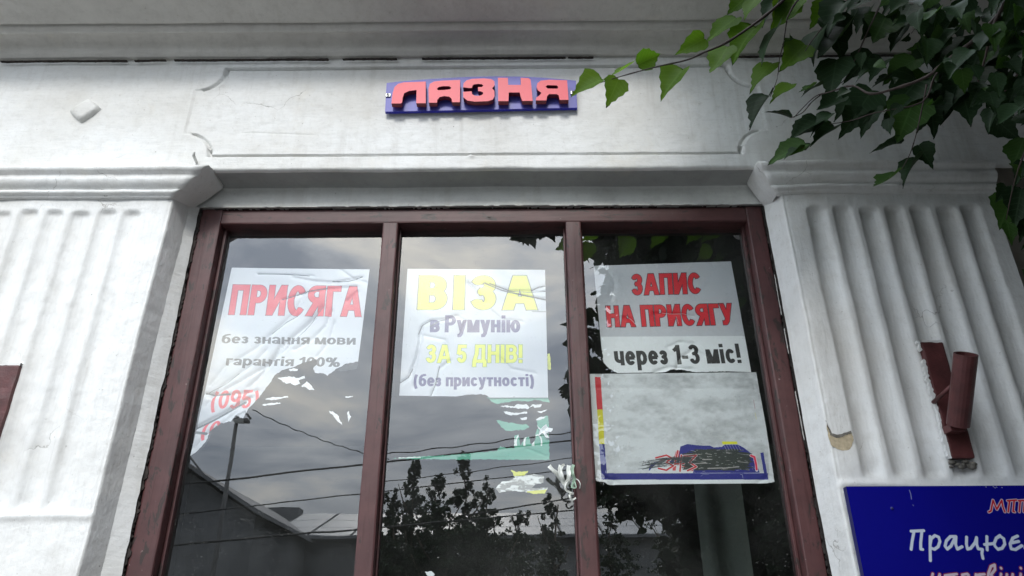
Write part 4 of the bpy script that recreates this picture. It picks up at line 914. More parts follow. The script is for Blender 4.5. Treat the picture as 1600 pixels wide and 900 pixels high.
# ------------------------------------------------------------------ blue sign, lower right
fb = lambda x, y: (1380+x/6, 750+y/6)
YB = -.034
tl_ = at(1322, 760, YB); bx1 = tl_.x+.86; bz0 = tl_.z-.52
cb = Canvas('blue_sign_print', YB, tl_.x, bx1, bz0, tl_.z, (.005, .005, .21), .0009)
cb.c *= (1+.25*fbm(cb.X*4, cb.Z*3, 3, 2))[..., None]
PW = (.62, .68, .80)
def script(strokes, w, col, halo=None, hw=0, dx=0):
    if halo:
        for s_ in strokes: cb.px([(x+dx, y) for x, y in s_], w+hw, halo, 1, fb)
    for s_ in strokes: cb.px([(x+dx, y) for x, y in s_], w, col, 1, fb)
sm = lambda pts: pts
word = [[(262, 480), (380, 474)], [(288, 485), (272, 570), (262, 650)], [(362, 485), (352, 590), (352, 648), (370, 650)],
        [(440, 530), (440, 650), (442, 755)], [(440, 600), (450, 550), (485, 520), (520, 535), (532, 575), (515, 625), (480, 650), (455, 640)],
        [(672, 530), (630, 530), (592, 570), (580, 620), (600, 648), (635, 620), (672, 545), (682, 530), (678, 600), (695, 648), (740, 625)],
        [(782, 535), (780, 600), (790, 648), (820, 640), (860, 590), (876, 540)], [(876, 540), (876, 600), (890, 645), (930, 650), (925, 690), (935, 735)],
        [(972, 530), (972, 600), (975, 655)], [(950, 605), (1040, 595)], [(1040, 595), (1060, 545), (1095, 525), (1130, 550), (1140, 600), (1115, 640), (1075, 650), (1048, 620), (1040, 595), (1060, 545), (1095, 520)],
        [(1260, 525), (1215, 545), (1190, 600), (1200, 645), (1240, 652), (1300, 615)], [(1200, 590), (1270, 575)], [(1330, 640), (1350, 560), (1375, 530), (1390, 600), (1420, 530), (1440, 640)], [(1500, 540), (1475, 600), (1500, 645), (1540, 600), (1500, 540)]]
mp_ = [[(990, 300), (1010, 290), (1030, 190), (1050, 240), (1065, 275), (1085, 240), (1112, 190), (1122, 250), (1140, 298)], [(1165, 195), (1250, 188)], [(1185, 195), (1172, 298)], [(1228, 192), (1218, 295), (1232, 298)], [(1270, 195), (1345, 190)], [(1285, 195), (1275, 298)], [(1325, 192), (1318, 298)]]
script(mp_, .0042, (.50, .02, .035), (.66, .55, .62), .0032)
script(word, .0072, PW)
w3 = [[(465, 880), (445, 960), (470, 985), (510, 960), (530, 885)], [(530, 885), (520, 980)], [(580, 895), (690, 882)], [(620, 890), (610, 980)], [(665, 890), (655, 980)], [(745, 905), (720, 950), (745, 985)], [(740, 890), (790, 880)], [(800, 890), (790, 985)], [(870, 885), (860, 985)], [(910, 885), (900, 985)], [(880, 890), (950, 883)],
      [(980, 985), (985, 880), (1010, 810), (1045, 795), (1048, 840), (1010, 890), (1040, 920), (1040, 975), (990, 985)], [(1105, 825), (1106, 828)], [(1105, 880), (1095, 985)], [(1160, 885), (1150, 985), (1200, 960), (1215, 885)], [(1215, 885), (1212, 985)], [(1290, 825), (1291, 828)], [(1290, 880), (1280, 985)]]
script(w3, .0062, (.62, .52, .60), (.20, .012, .06), .0045)
cb.px([(245, 95), (258, 130), (265, 180)], .0018, (.35, .4, .6), .7, fb); cb.px([(278, 232), (284, 242)], .0016, (.3, .35, .5), .6, fb)
for q in ((1030, 62), (1045, 72), (1060, 66), (960, 64), (1110, 70)): cb.px([q, (q[0]+8, q[1]+2)], .0012, (.6, .65, .7), .9, fb)
BS = root('blue_sign', 'blue signboard with white script Працює and red-white lettering on the right pilaster', 'sign', (tl_.x, YB, bz0))
bq = box('board', tl_.x, bx1, YB, YB+.02, bz0, tl_.z, [cb.mat(.22, .5), simple('sign_edge', (.01, .012, .12), .5)], BS)
me = bq.data; uvl = me.uv_layers.new(name='UVMap')
o_ = wloc(bq)
for p in me.polygons:
    p.material_index = 0 if p.normal.y < -.5 else 1
    for li in p.loop_indices:
        v = me.vertices[me.loops[li].vertex_index].co+o_; uvl.data[li].uv = ((v.x-tl_.x)/(bx1-tl_.x), (v.z-bz0)/(tl_.z-bz0))
p = at(*fb(80, 265), YB); tube('screw', [(p.x, YB+.002, p.z), (p.x, YB-.002, p.z)], .0036, simple('blue_screw', (.03, .035, .18), .4), BS, 10)
# the narrow ledge of wall above the sign
# ------------------------------------------------------------------ flagpole holders
def holder(pl, tb_, label, dxp=0):
    """pl: plate corner pixels (tl, tr, br, bl)"""
    y0 = -.012
    P = [at(x, y, y0) for x, y in pl]; X0 = (P[0].x+P[3].x)/2; X1 = (P[1].x+P[2].x)/2; z1 = P[0].z; z0 = P[3].z
    r = root('flagpole_holder', label, 'flagpole holder', (X0, y0, z0), 'iron flagpole holders on the pilasters')
    bm = bmesh.new(); box_bm(bm, X0, X1, y0, .012, z0, z1, .005)
    bmesh.ops.subdivide_edges(bm, edges=[e for e in bm.edges if e.calc_length() > .05], cuts=9, use_grid_fill=True)
    for v in bm.verts:
        v.co.x += .004*float(fbm(np.array([v.co.z*40]), np.array([v.co.x*40]), 2, 3)[0]); v.co.y += .004*float(fbm(np.array([v.co.z*30]), np.array([v.co.x*30]), 2, 4)[0])
    bm_obj('back_plate', bm, M_IRON, r)
    bp_, tp_ = tb_
    vs, fs = tube_geo([bp_, tp_], [.0285, .029], 20, False); n = len(vs)
    vi, fi = tube_geo([tp_-(tp_-bp_)*.98, tp_], [.0255, .0255], 20, False)
    vs = vs+vi; fs = fs+[[i+n for i in f][::-1] for f in fi]+[[20+k, 20+(k+1) % 20, n+20+(k+1) % 20, n+20+k] for k in range(20)]+[[k for k in range(20)][::-1]]
    mesh_obj('tube', vs, fs, M_IRON, r)
    d = (tp_-bp_); m_ = bp_+d*.62
    a = Vector((m_.x-.012, m_.y+.022, m_.z)); c = Vector((m_.x-.03, y0+.004, m_.z-.025))
    tube('strut', [a, c], [.006, .006], M_IRON, r, 6)
    c2 = bp_+Vector((-.0, .03, -.01)); box('foot_lug', bp_.x-.022, bp_.x+.018, bp_.y+.0, y0+.004, bp_.z-.016, bp_.z+.004, M_IRON, r, .002)
    rr = random.Random(3)
    jagged_strip('plaster_smear', (X0-.003, y0+.001, z0), (X0-.003, y0+.001, z1+.004), .004, .007, 60, M_PIL, r, 5, .012, .3)
    jagged_strip('plaster_smear', (X0-.004, y0+.001, z1+.002), (X1, y0+.001, z1+.002), .003, .006, 60, M_PIL, r, 6, .012, .3)
    bm = bmesh.new()
    for i in range(18):
        bmesh.ops.create_icosphere(bm, subdivisions=1, radius=rr.uniform(.004, .010), matrix=Matrix.Translation((X0+(X1-X0)*rr.random(), .0, z0-.006-.016*rr.random())) @ Matrix.Diagonal((1.4, .8, .8, 1)))
    bm_obj('crumbling_mortar', bm, M_DKRUST, r, smooth=True, kind='stuff')
    return r
bpt = at(1497, 664, -.048); X_b = bpt.x
ty = -.16; tpt = at(1510, 553, ty); tpt.x = X_b+.004
holder([(1439, 534), (1474, 533), (1522, 708), (1486, 716)], (bpt, tpt), 'dark red iron flagpole holder with slanted tube on the right pilaster')
q = at(31, 572, -.012); w_ = .066
pl_l = [(0, 0)]*4
hl = at(31, 570, -.012); hb = at(-1, 715, -.012)
def pxof(x, z, y): 
    r_ = project((x, y, z)); return r_
zt_, zb_ = hl.z, hl.z-.33
cl = [pxof(hl.x-w_, zt_, -.012), pxof(hl.x, zt_, -.012), pxof(hl.x, zb_, -.012), pxof(hl.x-w_, zb_, -.012)]
tb_l = Vector((hl.x-.045, -.048, zb_+.075)); holder(cl, (tb_l, tb_l+Vector((-.005, -.112, .165))), 'flaking red iron holder plate cut by the left picture edge, on the left pilaster')

# ------------------------------------------------------------------ knotted ribbon on the second mullion
fr_ = lambda x, y: (840+x/9, 700+y/9)
M_RIB = simple('white_plastic_ribbon', (.72, .75, .72), .35, 0, .12, 40, .2, .001); M_RIBG = simple('pale_green_ribbon', (.34, .48, .38), .4, 0, .2, 40, .2, .001)
RB = root('tied_ribbon', 'scrap of white plastic ribbon knotted round the second mullion', 'ribbon', tuple(at(*fr_(470, 560), YF)))
def ribbon(pts, w, mat, curl=.5, name='strip'):
    """pts: (px, py, Y); flat strip of width w, front dark back pale"""
    C_ = [at(*fr_(x, y), Y) for x, y, Y in pts]; n = len(C_)
    out = []
    for i in range(n-1):
        for k in range(4):
            t = k/4; p0 = C_[max(i-1, 0)]; p1 = C_[i]; p2 = C_[i+1]; p3 = C_[min(i+2, n-1)]
            out.append(.5*((2*p1)+(p2-p0)*t+(2*p0-5*p1+4*p2-p3)*t*t+(3*p1-p0-3*p2+p3)*t**3))
    out.append(C_[-1]); vs = []; fs = []; m = len(out)
    for i, p in enumerate(out):
        t = (out[min(i+1, m-1)]-out[max(i-1, 0)]).normalized(); s_ = t.cross(Vector((0, 1, 0))); s_ = s_.normalized() if s_.length > .05 else Vector((1, 0, 0))
        s_ = (s_+Vector((0, curl*math.sin(i*.5), 0))).normalized()
        for k in (-1, -.4, .4, 1): vs.append(p+s_*(w/2*k)+Vector((0, .0025*(1-k*k), 0)))
        
    for i in range(m-1):
        for k in range(3): fs.append([i*4+k, i*4+k+1, i*4+k+5, i*4+k+4])
    o = mesh_obj(name, vs, fs, mat, RB, smooth=True)
    sm_ = o.modifiers.new('thick', 'SOLIDIFY'); sm_.thickness = .0008
    return o
Yr = YF-.012
ribbon([(160, 250, Yr-.02), (215, 310, Yr-.018), (275, 365, Yr-.01), (330, 440, Yr), (400, 500, Yr+.002)], .012, M_RIB)
ribbon([(330, 245, Yr-.006), (315, 310, Yr-.018), (335, 400, Yr-.018), (365, 480, Yr-.008), (420, 540, Yr)], .0135, M_RIB)
ribbon([(380, 235, Yr), (350, 250, Yr-.008), (330, 300, Yr-.012), (350, 350, Yr-.004)], .008, M_RIB)
ribbon([(440, 245, Yr), (435, 300, Yr-.012), (440, 380, Yr-.016), (430, 460, Yr-.006), (400, 520, Yr)], .0125, M_RIB)
ribbon([(505, 235, Yr), (490, 300, Yr-.012), (495, 370, Yr-.012), (515, 430, Yr-.006), (500, 500, Yr-.002), (485, 560, Yr)], .009, M_RIBG)
ribbon([(480, 445, Yr), (420, 460, Yr-.012), (385, 520, Yr-.016), (400, 590, Yr-.012), (460, 625, Yr-.004), (510, 640, Yr)], .0065, M_RIB)
ribbon([(520, 430, Yr), (570, 450, Yr-.010), (600, 510, Yr-.010), (590, 570, Yr)], .0028, M_RIB)
ribbon([(500, 640, Yr), (455, 650, Yr-.008), (450, 690, Yr-.010), (490, 725, Yr-.006), (540, 700, Yr)], .0055, M_RIB)
ribbon([(505, 480, Yr-.004), (480, 550, Yr-.012), (540, 555, Yr-.012), (520, 470, Yr-.006)], .0040, M_RIBG)

# ------------------------------------------------------------------ trees
M_BARK = simple('grey_brown_bark', (.10, .075, .055), .9, 0, .3, 14, .9, .01); M_TWIG = simple('dark_twig', (.040, .026, .022), .7, 0, .2, 30, .3, .001)
def leaf_mat(name, col, tr=.35, veins=True):
    m, nt, b = mat_new(name); oi = nt.nodes.new('ShaderNodeObjectInfo'); v = pos(nt)
    f = math_(nt, 'ADD', math_(nt, 'MULTIPLY', oi.outputs['Random'], .6), math_(nt, 'MULTIPLY', noise(nt, v, 9, 3), .4))
    c = mixc(nt, f, tuple(x*.62 for x in col), tuple(min(1, x*1.35) for x in col))
    c = mixc(nt, ramp(nt, noise(nt, v, 160, 3, .6), .55, 0.0, .8, .5), c, tuple(x*.45 for x in col))
    tcn = nt.nodes.new('ShaderNodeTexCoord'); sp = nt.nodes.new('ShaderNodeSeparateXYZ'); nt.links.new(tcn.outputs['Object'], sp.inputs[0])
    ay = math_(nt, 'ABSOLUTE', sp.outputs['Y']); mid = ramp(nt, ay, .008, 1.0, .022, 0.0)
    q = math_(nt, 'FRACT', math_(nt, 'MULTIPLY', math_(nt, 'SUBTRACT', sp.outputs['X'], math_(nt, 'MULTIPLY', ay, .75)), 7.0)); side = ramp(nt, math_(nt, 'ABSOLUTE', math_(nt, 'SUBTRACT', q, .5)), .03, .8, .09, 0.0)
    vein = math_(nt, 'MAXIMUM', mid, side)
    if veins: c = mixc(nt, math_(nt, 'MULTIPLY', vein, .55), c, tuple(min(1, x*2.1+.01) for x in col))
    nt.links.new(c, b.inputs['Base Color']); b.inputs['Roughness'].default_value = .5; b.inputs['Specular IOR Level'].default_value = .12
    t = nt.nodes.new('ShaderNodeBsdfTranslucent'); c2 = mixc(nt, f, (col[0]*1.6, col[1]*2.2, col[2]*.8), (col[0]*3.2, col[1]*3.0, col[2]*1.0)); nt.links.new(c2, t.inputs['Color'])
    ms = nt.nodes.new('ShaderNodeMixShader'); ms.inputs[0].default_value = tr
    nt.links.new(b.outputs[0], ms.inputs[1]); nt.links.new(t.outputs[0], ms.inputs[2]); nt.links.new(ms.outputs[0], nt.nodes['Material Output'].inputs['Surface'])
    bump(nt, b, noise(nt, v, 120, 3), .3, .001)
    return m
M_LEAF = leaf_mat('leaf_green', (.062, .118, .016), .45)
M_LEAFD = leaf_mat('leaf_shaded_green', (.013, .028, .012), .12)  # same leaves under the crown, its shade put into the colour
def leaf_mesh(seed, mat):
    """heart-shaped leaf with drawn-out tip and toothed edge, unit length along +X, normal +Z"""
    r = random.Random(seed)
    half = [(0, .0), (-.045, .09), (-.04, .20), (.03, .32), (.13, .395), (.25, .415), (.37, .385), (.49, .32), (.60, .24), (.70, .165), (.79, .10), (.88, .045), (1.0, .0)]
    rows = []; cup = r.uniform(.1, .75); bend = r.uniform(-.35, .6); tw = r.uniform(-.5, .5)
    vs = []; 
    def P(x, y):
        z = cup*abs(y)*.8-bend*x*x*.5+tw*x*y+.02*math.sin(9*x+seed)*abs(y)*4
        return (x, y*(1-.12*cup), z)
    n = len(half)
    for i, (x, y) in enumerate(half):
        tj = .018*(1 if i % 2 else -1)+r.uniform(-.012, .012)
        xm = max(0, x) if i < 2 else x
        vs.append(P(max(0.0, x) if i < 4 else x, 0)); 
        for s_ in (1, -1): vs.append(P(x+.02*abs(s_)*r.uniform(-1, 1), s_*(y*.55))); vs.append(P(x+tj*.5, s_*(y+tj)))
    fs = []
    for i in range(n-1):
        a = i*5; b_ = (i+1)*5
        fs += [[a, b_, b_+1, a+1], [a+1, b_+1, b_+2, a+2], [a, a+3, b_+3, b_], [a+3, a+4, b_+4, b_+3]]
    me = bpy.data.meshes.new('leaf'); me.from_pydata(vs, [], fs); me.materials.append(mat); me.polygons.foreach_set('use_smooth', [True]*len(me.polygons)); me.update()
    return me
M_FOL = leaf_mat('foliage_green', (.013, .028, .012), .12, False)  # veinless copy of the shade-darkened leaf colour, for crowns
M_LEAFM = leaf_mat('leaf_half_shaded_green', (.026, .058, .015), .25)  # half-shaded copy of the leaf green, dimmed in the colour
LEAVESM = [leaf_mesh(i+40, M_LEAFM) for i in range(4)]
LEAVES = [leaf_mesh(i, M_LEAF) for i in range(6)]; LEAVESD = [leaf_mesh(i+20, M_LEAFD) for i in range(6)]
TR = root('street_tree', 'leafy tree whose drooping green branches hang over the upper right of the facade', 'tree', (3.0, -2.3, 0))
TB = wloc(TR)
def leaf(base, tip, roll, dark, w=None, petiole=True):
    w = w or random.uniform(.74, 1.04)
    base = Vector(base); tip = Vector(tip); x = (tip-base); Ln = x.length; x.normalize()
    up = Vector((0, -1, 0)); z = (up-x*up.dot(x)).normalized(); z.rotate(Matrix.Rotation(roll, 3, x)); y = z.cross(x)
    me = random.choice(LEAVESM if dark == 2 or (dark is True and random.random() < .15) else LEAVESD if dark else LEAVES)
    o = bpy.data.objects.new('leaf', me); C.objects.link(o); o.parent = TR
    M = Matrix(((x.x, y.x, z.x, 0), (x.y, y.y, z.y, 0), (x.z, y.z, z.z, 0), (0, 0, 0, 1))) @ Matrix.Diagonal((Ln, Ln*w, Ln, 1))
    M.translation = base-TB; o.matrix_local = M
    return o
g4 = lambda x, y: (880+x/2.5, y/2.5); g5 = lambda x, y: (1200+x/2.5, y/2.5)
def branch(pts, r0, r1, f=None, Ys=None, name='branch'):
    P = []
    for i, q in enumerate(pts):
        Y_ = Ys[0]+(Ys[1]-Ys[0])*i/(len(pts)-1); P.append(at(*(f(*q) if f else q), Y_))
    out = []; n = len(P)
    for i in range(n-1):
        for k in range(4):
            t = k/4; p0 = P[max(i-1, 0)]; p1 = P[i]; p2 = P[i+1]; p3 = P[min(i+2, n-1)]
            out.append(.5*((2*p1)+(p2-p0)*t+(2*p0-5*p1+4*p2-p3)*t*t+(3*p1-p0-3*p2+p3)*t**3))
    out.append(P[-1]); m = len(out); rs = [r0+(r1-r0)*i/(m-1) for i in range(m)]
    for i in range(0, m, 5): rs[i] *= 1.35
    tube(name, out, rs, M_TWIG, TR, 6)
    return P
YBR = -.32
branch([(130, 328), (230, 297), (360, 262), (480, 235), (550, 205), (640, 165), (765, 80), (850, 10), (960, -90), (1200, -200)], .0011, .0055, g4, (YBR, YBR-.1))
branch([(872, 90), (860, 170), (845, 230), (835, 310), (808, 378)], .0018, .0010, g4, (YBR-.05, YBR))
branch([(1010, 110), (970, 160), (945, 200)], .002, .001, g4, (YBR-.05, YBR-.05))
branch([(1004, 372), (970, 400), (935, 440), (890, 460)], .0018, .0009, g4, (YBR, YBR))
branch([(1200, -150), (1060, -60), (930, -10), (880, 60), (872, 92)], .004, .0018, g4, (YBR-.1, YBR-.05))
branch([(460, -60), (440, 15), (395, 110), (345, 222), (300, 310), (270, 330)], .003, .0011, g5, (YBR-.1, YBR+.05))
branch([(900, 60), (790, 170), (700, 235), (620, 300), (500, 345), (400, 366), (330, 335), (240, 360), (180, 380), (100, 460)], .006, .0009, g5, (YBR-.25, YBR))
branch([(700, 238), (650, 300), (600, 400), (420, 440), (330, 470), (240, 485)], .003, .0009, g5, (YBR-.15, YBR))
branch([(630, -10), (600, 70), (560, 130)], .002, .001, g5, (YBR-.1, YBR-.1))
branch([(620, 330), (600, 430), (580, 520), (555, 600), (520, 665)], .0022, .0009, g5, (YBR-.1, YBR))
branch([(1100, -200), (950, -20), (880, 100), (850, 220), (820, 320)], .007, .002, g5, (YBR-.4, YBR-.2))
branch([(1100, 100), (1000, 250), (940, 340), (880, 400)], .004, .001, g5, (YBR-.3, YBR-.1))
branch([(1060, 450), (1000, 600), (960, 720), (930, 860)], .003, .001, g5, (YBR-.2, YBR))
branch([(1500, -700), (1300, -450), (1100, -200)], .016, .007, g5, (-.9, YBR-.4))
nl = 0
def put(f, lst, dark, Y0):
    global nl
    for q in lst:
        bx, by, tx, ty_ = q[:4]; roll = q[4] if len(q) > 4 else random.uniform(-.5, .5); d_ = q[5] if len(q) > 5 else dark
        y0 = Y0+random.uniform(-.03, .03)
        leaf(at(*f(bx, by), y0), at(*f(tx, ty_), y0+random.uniform(-.018, .012)), roll, d_); nl += 1
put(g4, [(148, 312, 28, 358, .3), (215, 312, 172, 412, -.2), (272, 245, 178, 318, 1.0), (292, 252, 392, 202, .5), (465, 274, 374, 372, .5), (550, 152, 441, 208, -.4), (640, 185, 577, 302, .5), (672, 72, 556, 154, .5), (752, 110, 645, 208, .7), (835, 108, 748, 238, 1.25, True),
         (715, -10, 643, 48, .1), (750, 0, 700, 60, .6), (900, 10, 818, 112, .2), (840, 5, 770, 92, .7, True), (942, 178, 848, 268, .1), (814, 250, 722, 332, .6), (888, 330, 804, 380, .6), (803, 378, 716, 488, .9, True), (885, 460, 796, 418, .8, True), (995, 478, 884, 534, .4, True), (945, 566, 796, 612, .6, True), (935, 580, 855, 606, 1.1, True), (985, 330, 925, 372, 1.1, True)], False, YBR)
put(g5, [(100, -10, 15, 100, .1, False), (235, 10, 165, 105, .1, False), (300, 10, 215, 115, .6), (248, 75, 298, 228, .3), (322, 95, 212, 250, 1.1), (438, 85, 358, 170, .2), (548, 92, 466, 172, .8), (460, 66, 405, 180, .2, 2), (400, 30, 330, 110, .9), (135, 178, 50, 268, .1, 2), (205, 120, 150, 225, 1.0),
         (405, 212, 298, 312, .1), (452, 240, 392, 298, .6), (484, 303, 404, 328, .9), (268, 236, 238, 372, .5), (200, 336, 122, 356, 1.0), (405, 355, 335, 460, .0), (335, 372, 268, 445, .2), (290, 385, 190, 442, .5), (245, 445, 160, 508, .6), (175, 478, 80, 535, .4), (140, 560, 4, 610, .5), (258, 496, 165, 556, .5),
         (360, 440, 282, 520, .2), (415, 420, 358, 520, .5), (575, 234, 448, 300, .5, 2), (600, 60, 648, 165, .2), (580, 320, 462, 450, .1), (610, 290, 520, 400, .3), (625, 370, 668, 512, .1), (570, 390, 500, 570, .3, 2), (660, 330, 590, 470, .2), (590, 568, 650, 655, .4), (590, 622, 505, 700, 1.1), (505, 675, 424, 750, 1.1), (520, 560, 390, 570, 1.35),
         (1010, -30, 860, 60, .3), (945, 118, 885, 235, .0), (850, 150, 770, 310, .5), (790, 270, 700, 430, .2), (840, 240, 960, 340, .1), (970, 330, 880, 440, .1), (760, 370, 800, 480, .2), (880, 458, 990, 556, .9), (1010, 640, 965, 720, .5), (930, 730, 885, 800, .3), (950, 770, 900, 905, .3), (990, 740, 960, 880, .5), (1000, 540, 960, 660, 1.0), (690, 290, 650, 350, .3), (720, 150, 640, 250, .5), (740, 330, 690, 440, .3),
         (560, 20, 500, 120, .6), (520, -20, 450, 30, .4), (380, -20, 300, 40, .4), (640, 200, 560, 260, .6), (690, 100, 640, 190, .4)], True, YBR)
rs_ = random.Random(77)
for i in range(46):
    x = rs_.uniform(1180, 1480); y = rs_.uniform(-20, 215)
    if y > 60+(x-1180)*.62 or rs_.random() > .35+(x-1180)/330: continue
    Y_ = rs_.uniform(-.5, -.3); b_ = at(x, y, Y_); d_ = Vector((-.55+rs_.uniform(-.5, .7), rs_.uniform(-.3, .3), -.7+rs_.uniform(-.3, .5))).normalized()*rs_.uniform(.026, .052)
    leaf(b_, b_+d_, rs_.uniform(-1.1, 1.1), 2 if x < 1300 else True)
# dense upper right corner
rr = random.Random(21)
cnt = 0
while cnt < 150:
    x = rr.uniform(1385, 1640); y = rr.uniform(-40, 175)
    if x < 1400+rr.uniform(-30, 60) or y > 50+(x-1400)*.85: continue
    Y_ = rr.uniform(-.75, -.25); b_ = at(x, y, Y_); a = rr.uniform(-.9, .5)
    d_ = Vector((-.5+rr.uniform(-.5, .6), rr.uniform(-.4, .3), -.75+rr.uniform(-.3, .4))).normalized()*rr.uniform(.055, .085)
    leaf(b_, b_+d_, rr.uniform(-1.2, 1.2), True, rr.uniform(.8, 1.1)); cnt += 1
for i in range(16):
    x = rr.uniform(1560, 1630); y = rr.uniform(255, 430); Y_ = rr.uniform(-.4, -.2); b_ = at(x, y, Y_)
    d_ = Vector((rr.uniform(-.6, .3), rr.uniform(-.3, .3), -1)).normalized()*rr.uniform(.05, .075)
    if x-22 < 1552: continue
    leaf(b_, b_+d_, rr.uniform(-.8, .8), True)
# trunk, limbs and the rest of the crown, with unseen clumps added for shade
def limb(pts, radii, name='limb'):
    out = []; n = len(pts); P = [Vector(p) for p in pts]; rs = []
    for i in range(n-1):
        for k in range(5):
            t = k/5; p0 = P[max(i-1, 0)]; p1 = P[i]; p2 = P[i+1]; p3 = P[min(i+2, n-1)]
            out.append(.5*((2*p1)+(p2-p0)*t+(2*p0-5*p1+4*p2-p3)*t*t+(3*p1-p0-3*p2+p3)*t**3)); rs.append(radii[i]+(radii[i+1]-radii[i])*t)
    out.append(P[-1]); rs.append(radii[-1])
    return tube(name, out, rs, M_BARK, TR, 10)
limb([(3.0, -2.3, -.02), (3.02, -2.32, .5), (2.98, -2.28, 1.6), (3.05, -2.35, 2.8), (2.95, -2.4, 4.2), (3.0, -2.5, 6.2)], [.20, .155, .13, .11, .08, .03], 'trunk')
limb([(3.02, -2.33, 2.6), (2.7, -1.9, 3.4), (2.3, -1.2, 4.1), (1.9, -.7, 4.3)], [.07, .05, .03, .014])
limb([(3.0, -2.35, 2.9), (2.3, -2.6, 3.7), (1.5, -2.7, 4.2), (.9, -2.7, 4.1)], [.07, .05, .03, .010])
limb([(3.0, -2.35, 3.4), (2.5, -3.1, 4.4), (2.0, -3.6, 5.2)], [.06, .04, .015])
limb([(2.98, -2.4, 3.6), (3.7, -2.2, 4.6), (4.4, -2.0, 5.2)], [.06, .04, .015])
limb([(1.5, -2.7, 4.2), (1.0, -2.6, 3.5), (.75, -2.5, 2.8), (.7, -2.5, 2.35)], [.014, .009, .005, .002])
limb([(1.9, -2.7, 4.0), (1.6, -2.9, 3.2), (1.45, -3.0, 2.6), (1.4, -3.0, 2.3)], [.014, .010, .005, .002])
def leaf_cloud(name, centers, n, size, mat, parent, seed, test=True, lfan=(.055, .09)):
    """loose leaves clumped around many twig ends: six-sided pointed blades"""
    r = np.random.default_rng(seed)
    base = np.array([(0, 0, 0), (.18, .33, .06), (.5, .36, .08), (.8, .14, .03), (1.0, 0, -.06), (.8, -.14, .03), (.5, -.36, .08), (.18, -.33, .06)])
    tri = [[0, 7, 6, 2, 1], [2, 6, 5, 4, 3]]
    vs = []; fs = []; k = 0
    for c, rad_, w in centers:
        m = int(n*w)
        P = r.normal(0, 1, (m, 3)); P /= np.linalg.norm(P, axis=1)[:, None]; P *= (r.random(m)**.45)[:, None]
        # sub-clumps for gaps
        cl = r.normal(0, 1, (max(4, m//28), 3)); cl /= np.linalg.norm(cl, axis=1)[:, None]; cl *= (.25+.75*r.random(len(cl)))[:, None]
        idx = r.integers(0, len(cl), m); P = cl[idx]+P*.20
        P = np.array(c)+P*np.array(rad_)
        for p in P:
            if p[2] < .2: continue
            if test:
                if p[1] > -.12: continue
                q = project(p)
                if q and -60 < q[0] < 1660 and -60 < q[1] < 960: continue
            th = r.uniform(0, 6.28); el = r.uniform(-1.25, .15); x = np.array([math.cos(th)*math.cos(el), math.sin(th)*math.cos(el), math.sin(el)])
            z = r.normal(0, 1, 3); z[2] = abs(z[2])+.4; z -= x*z.dot(x); z /= np.linalg.norm(z); y = np.cross(z, x); s = r.uniform(*lfan)*size
            q = p+s*(base[:, :1]*x+base[:, 1:2]*y+base[:, 2:]*z)
            vs.append(q); fs += [[k+i for i in f] for f in tri]; k += 8
    return mesh_obj(name, np.concatenate(vs), fs, mat, parent, kind='stuff')
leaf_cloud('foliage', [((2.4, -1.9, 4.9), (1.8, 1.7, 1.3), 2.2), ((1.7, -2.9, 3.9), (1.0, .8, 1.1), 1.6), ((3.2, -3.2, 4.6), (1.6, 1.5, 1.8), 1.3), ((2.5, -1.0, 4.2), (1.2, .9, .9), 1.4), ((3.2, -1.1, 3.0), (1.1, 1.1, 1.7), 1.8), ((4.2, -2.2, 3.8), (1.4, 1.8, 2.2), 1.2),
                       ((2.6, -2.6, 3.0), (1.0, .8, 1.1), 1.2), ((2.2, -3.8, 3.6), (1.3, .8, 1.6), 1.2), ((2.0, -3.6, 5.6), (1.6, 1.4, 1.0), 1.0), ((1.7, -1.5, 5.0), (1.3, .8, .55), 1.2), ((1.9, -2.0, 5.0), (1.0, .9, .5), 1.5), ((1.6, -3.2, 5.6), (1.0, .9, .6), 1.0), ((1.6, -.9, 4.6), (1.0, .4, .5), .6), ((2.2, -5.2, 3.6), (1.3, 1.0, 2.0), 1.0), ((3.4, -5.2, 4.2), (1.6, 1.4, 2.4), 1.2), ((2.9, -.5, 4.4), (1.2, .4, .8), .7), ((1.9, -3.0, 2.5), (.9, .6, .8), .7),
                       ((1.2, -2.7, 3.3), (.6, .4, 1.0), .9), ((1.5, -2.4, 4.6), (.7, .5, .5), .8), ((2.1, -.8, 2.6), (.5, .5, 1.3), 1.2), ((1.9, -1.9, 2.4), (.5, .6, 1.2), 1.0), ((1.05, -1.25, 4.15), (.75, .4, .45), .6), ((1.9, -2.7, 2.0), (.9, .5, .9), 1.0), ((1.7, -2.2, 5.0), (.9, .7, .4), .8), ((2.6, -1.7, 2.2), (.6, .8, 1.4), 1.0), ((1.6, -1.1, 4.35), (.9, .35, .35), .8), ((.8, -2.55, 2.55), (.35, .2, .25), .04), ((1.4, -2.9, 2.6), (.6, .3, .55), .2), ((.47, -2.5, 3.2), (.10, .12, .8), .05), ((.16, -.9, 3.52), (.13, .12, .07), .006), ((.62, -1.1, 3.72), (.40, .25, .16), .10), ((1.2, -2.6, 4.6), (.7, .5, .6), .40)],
           8000, 1.2, M_FOL, TR, 3)  # some out-of-view clumps are extra, placed to block light on the right

